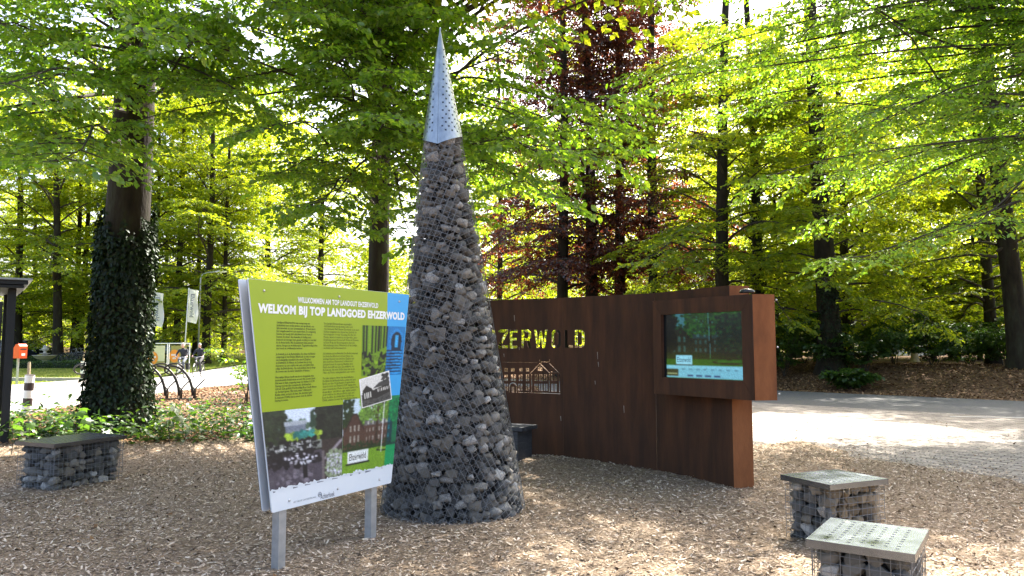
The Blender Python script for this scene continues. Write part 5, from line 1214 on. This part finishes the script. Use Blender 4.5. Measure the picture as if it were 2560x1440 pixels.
# ------------------------------------------------------------------ bicycles and riders
def wheel_parts(t, x, z, r):
    mb = MB(); mb.tube([(x + r * math.cos(a), 0, z + r * math.sin(a)) for a in np.linspace(0, 6.2832, 29)[:-1]], .02, 6, closed=True); wh = mb.build('wheel', M['rubber'], t, True)
    mb = MB(); mb.tube([(x + (r - .03) * math.cos(a), 0, z + (r - .03) * math.sin(a)) for a in np.linspace(0, 6.2832, 25)[:-1]], .011, 4, closed=True); mb.build('rim', M['chrome'], wh)
    mb = MB()
    for a in np.linspace(0, 6.2832, 15)[:-1]: mb.tube([(x, 0, z), (x + (r - .03) * math.cos(a), 0, z + (r - .03) * math.sin(a))], .002, 3, caps=False)
    mb.tube([(x, -.05, z), (x, .05, z)], .022, 8); mb.build('spokes', M['chrome'], wh)
def bicycle(label, p, rz, frame='bikeblack', pannier=False, group=None, tilt=0):
    t = thing('bicycle', label, 'bicycle', p, rz, group); t.rotation_euler = (tilt, 0, rz); wheel_parts(t, .55, .35, .35); wheel_parts(t, -.52, .35, .35)
    mb = MB(); B, S_, Hd, Ht = (-.08, 0, .30), (-.24, 0, .86), (.36, 0, .82), (.39, 0, .62)
    for a, b in ((B, S_), (B, Ht), ((-.2, 0, .72), Hd), (B, (-.52, 0, .35)), ((-.22, 0, .8), (-.52, 0, .35)), (Hd, Ht)): mb.tube([a, b], .018, 6)
    for sy in (-.05, .05): mb.tube([Ht, (.42, sy, .55), (.55, sy, .35)], .014, 6)
    mb.tube([S_, (-.26, 0, .95)], .013, 6); mb.build('frame', M[frame], t, True)
    mb = MB(); mb.ball((-.28, 0, .97), (.14, .08, .035), 10); mb.build('saddle', M['bikeblack'], t, True)
    mb = MB(); mb.tube([Hd, (.34, 0, 1.06)], .014, 6); mb.tube([(.2, -.29, 1.05), (.33, -.24, 1.08), (.35, 0, 1.06), (.33, .24, 1.08), (.2, .29, 1.05)], .013, 6); mb.build('handlebar', M['chrome'], t, True)
    mb = MB(); mb.tube([(-.08, -.09, .30), (-.08, .09, .30)], .012, 6); mb.tube([(-.08, .09, .30), (.04, .09, .18)], .01, 5); mb.tube([(-.08, -.09, .30), (-.2, -.09, .42)], .01, 5); mb.box((.04, .13, .18), (.09, .08, .02)); mb.box((-.2, -.13, .42), (.09, .08, .02)); mb.build('crank', M['darkmetal'], t)
    for x, z in ((.55, .35), (-.52, .35)):
        mb = MB(); a0, a1 = (R(15), R(150)) if x > 0 else (R(20), R(185)); mb.tube([(x + .39 * math.cos(a), 0, z + .39 * math.sin(a)) for a in np.linspace(a0, a1, 10)], .016, 5); mb.build('mudguard', M[frame], t, True)
    mb = MB(); mb.box((-.55, 0, .76), (.38, .12, .02)); mb.tube([(-.7, 0, .76), (-.54, .05, .36)], .007, 4); mb.build('carrier', M['darkmetal'], t)
    if pannier:
        for sy in (.14, -.14):
            mb = MB(); mb.prism([(-.72, sy - .07), (-.4, sy - .07), (-.38, sy), (-.4, sy + .07), (-.72, sy + .07), (-.74, sy)], .40, .74); pb = mb.build('pannier', M['bikeblack'], t)
            mb = MB(); mb.ball((-.56, sy + (.072 if sy > 0 else -.072), .6), (.03, .006, .03), 8); mb.build('reflector', M['white_ink'], pb)
    mb = MB(); mb.ball((.44, 0, .86), .04, 8); mb.build('headlamp', M['chrome'], t, True); return t
def rider(label, p, rz, trm, seed):
    """seated, hands on the grips, feet on the pedals; one skin from overlapping tapered limbs"""
    t = thing('person', label, 'person', p, rz, 'cyclists on the road')
    J = dict(pel=(-.27, 0, 1.04), wai=(-.22, 0, 1.20), che=(-.13, 0, 1.38), nec=(-.08, 0, 1.52), head=(-.03, 0, 1.66))
    mb = MB(); mb.tube([J['pel'], J['wai'], J['che'], (-.1, 0, 1.48)], [.15, .135, .165, .10], 12); mb.ball(J['pel'], (.16, .18, .12), 12); mb.ball((-.12, 0, 1.42), (.12, .21, .10), 12)
    mb.tube([(-.1, 0, 1.46), (-.06, 0, 1.58)], [.06, .055], 8); mb.ball(J['head'], (.10, .078, .125), 12); mb.ball((.055, 0, 1.65), (.028, .018, .026), 6); mb.ball((.045, 0, 1.60), (.03, .035, .012), 6); mb.ball((-.03, .08, 1.655), (.02, .012, .032), 6); mb.ball((-.03, -.08, 1.655), (.02, .012, .032), 6)
    for sy in (-1, 1):
        mb.tube([(-.12, .19 * sy, 1.43), (.0, .27 * sy, 1.24), (.21, .275 * sy, 1.09)], [.062, .052, .036], 8); mb.ball((-.12, .18 * sy, 1.43), .07, 8); mb.ball((.235, .275 * sy, 1.085), (.055, .04, .032), 8)
        kn, ft = ((.20, .11 * sy, .80), (.05, .13 * sy, .26)) if sy > 0 else ((.24, .11 * sy, .96), (-.17, .13 * sy, .50))
        mb.tube([(-.25, .1 * sy, 1.02), kn], [.095, .062], 10); mb.ball(kn, .064, 8); mb.tube([kn, ((kn[0] + ft[0]) / 2 - .02, kn[1], (kn[2] + ft[2]) / 2), ft], [.062, .058, .042], 8); mb.ball((ft[0] + .06, ft[1], ft[2] - .045), (.13, .045, .04), 8)
    o = mb.build('tmp', M['skin']); md = o.modifiers.new('r', 'REMESH'); md.mode = 'VOXEL'; md.voxel_size = .018; md.use_smooth_shade = True; sm = o.modifiers.new('s', 'SMOOTH'); sm.factor = .5; sm.iterations = 3
    dg = bpy.context.evaluated_depsgraph_get(); me = bpy.data.meshes.new_from_object(o.evaluated_get(dg)); bpy.data.objects.remove(o)
    me.materials.clear()
    for m_ in ('skin', 'jacket', trm, 'shoe'): me.materials.append(M[m_])
    for f in me.polygons:
        c = f.center; i = 1
        if c.z > 1.545 and c.x > -.2 and abs(c.y) < .12: i = 0
        elif c.x > .19 and abs(c.y) > .2 and c.z > 1.0: i = 0
        elif c.z < 1.06 and not (abs(c.y) > .2): i = 2
        if (c.z < .25 and c.y > 0) or (c.y < 0 and c.z < .48 and c.x < .05): i = 3
        f.material_index = i; f.use_smooth = True
    b = link('body', me, t)
    mb = MB(); g_ = random.Random(seed)
    for k in range(40):
        a, e = g_.uniform(0, 6.28), g_.uniform(.15, 1.5); d_ = Vector((math.cos(a) * math.cos(e), math.sin(a) * math.cos(e), math.sin(e)))
        if d_.x > .55 and d_.z < .6: continue
        mb.ball((-.045 + d_.x * .085, d_.y * .068, 1.68 + d_.z * .098), g_.uniform(.028, .042), 6)
    mb.build('hair', M['hair'], t, True)
    for sy in (-1, 1):
        mb = MB()
        for k in range(4): x0 = .20 + .02 * k; mb.tube([(x0, (.255 + .0) * sy, 1.10), (x0 + .035, .26 * sy, 1.085), (x0 + .03, .262 * sy, 1.045), (x0 + .005, .265 * sy, 1.035)], [.010, .0095, .009, .007], 5)
        mb.tube([(.21, .24 * sy, 1.08), (.20, .225 * sy, 1.05), (.23, .222 * sy, 1.035)], [.011, .01, .008], 5); mb.build('fingers', M['skin'], t, True)
    return t
for lab, lab2, px, y, pn, fr, trm, dr in (('left bicycle with a black pannier, ridden towards us', 'left cyclist with white hair, dark jacket and blue-grey trousers', 454, 38.5, True, 'bikegrey', 'trouser', R(-82)),
                          ('right bicycle ridden beside the first', 'right cyclist with grey hair, black jacket and dark trousers', 496, 39.5, False, 'bikeblack', 'trouser2', R(-86))):
    p = hx(px, y); bicycle(lab, p, dr, fr, pn, 'bicycles being ridden on the road'); rider(lab2, p, dr, trm, int(px))
for k, (px, y, rz) in enumerate(((176, 52, .3), (186, 52.6, .5), (197, 53, .2))):
    bicycle(('left parked bicycle near the twin far trunks', 'middle parked bicycle near the twin far trunks', 'right parked bicycle near the twin far trunks')[k], hx(px, y), rz, 'bikegrey' if k else 'bikeblack', False, 'bicycles parked by the far trees', .1)
# parked cars
def car(label, p, rz, paint):
    t = thing('parked_car', label, 'car', p, rz, 'cars parked beyond the lawn')
    prof = [(-2.1, .32), (-2.12, .75), (-1.95, .98), (-1.55, 1.02), (-1.05, 1.42), (-.2, 1.5), (.55, 1.42), (1.2, 1.0), (1.9, .86), (2.12, .62), (2.1, .32)]
    mb = MB(); n = len(prof); wd = [.80, .86, .84, .82, .62, .60, .62, .80, .80, .78, .80]
    vs = [(x, -w_, z) for (x, z), w_ in zip(prof, wd)] + [(x, w_, z) for (x, z), w_ in zip(prof, wd)]
    mb.add(vs, [tuple(range(n)), tuple(range(n, 2 * n))[::-1]] + [(i, n + i, n + (i + 1) % n, (i + 1) % n) for i in range(n)]); mb.build('body', M[paint], t)
    for sy in (-1, 1):
        for q in (((-1.4, 1.04), (-1.0, 1.37), (-.25, 1.44), (-.25, 1.03)), ((-.17, 1.03), (-.17, 1.44), (.5, 1.37), (1.02, 1.02))):
            mb = MB(); mb.add([(x, sy * (.84 - (z - 1.02) * .5), z) for x, z in q], [(0, 1, 2, 3)]); mb.build('side_window', M['carglass'], t)
        for x in (-1.3, 1.35):
            mb = MB(); mb.tube([(x, sy * .68, .31), (x, sy * .87, .31)], .31, 18); wv = mb.build('wheel', M['rubber'], t); mb = MB(); mb.tube([(x, sy * .86, .31), (x, sy * .885, .31)], .2, 12); mb.build('hub', M['chrome'], wv)
        mb = MB(); mb.ball((2.05, sy * .58, .68), (.08, .16, .07), 8); mb.build('headlight', M['white_ink'], t, True); mb = MB(); mb.ball((-2.08, sy * .66, .82), (.06, .12, .1), 8); mb.build('tail_light', M['red'], t, True)
    for q in (((.57, 1.43), (1.18, 1.03)), ((-1.07, 1.43), (-1.53, 1.05))):
        mb = MB(); (x0, z0), (x1, z1) = q; s_ = 1 if x0 > 0 else -1; mb.add([(x0 + .03 * s_, -.56, z0), (x0 + .03 * s_, .56, z0), (x1 + .04 * s_, .72, z1), (x1 + .04 * s_, -.72, z1)], [(0, 1, 2, 3)]); mb.build('windscreen', M['carglass'], t)
    return t
car('dark blue car at the left edge behind the letter box', hx(22, 58), R(-25), 'carblue'); car('dark grey car parked left of the fountain', hx(64, 60), R(-15), 'cardark'); car('silver-green car parked behind the barrier and trunks', hx(415, 62), R(10), 'carsilver')
# house seen through the right-hand wood
p = hx(2255, 66); hs = thing('house', 'cream house with a tiled roof glimpsed through the right-hand wood', 'house', p, R(12))
mb = MB(); mb.box((0, 3, 1.6), (9, 6, 3.4)); mb.build('wall', M['render'], hs)
mb = MB(); mb.add([(-4.9, -.5, 3.25), (4.9, -.5, 3.25), (4.9, 3, 6.0), (-4.9, 3, 6.0), (4.9, 6.5, 3.25), (-4.9, 6.5, 3.25)], [(0, 1, 2, 3), (3, 2, 4, 5), (0, 3, 5), (1, 4, 2)]); rf = mb.build('roof', M['rooftile'], hs); mb = MB(); mb.box((2.5, 3, 6.2), (.7, .6, 1.3)); mb.build('chimney', M['rooftile'], rf)
for x in (-3, -.6, 2.6):
    mb = MB(); mb.box((x, -.02, 1.75), (1.2, .08, 1.3)); wn = mb.build('window', M['wpaint'], hs); mb = MB(); mb.box((x, -.07, 1.75), (1.0, .03, 1.1)); mb.build('pane', M['carglass'], wn)
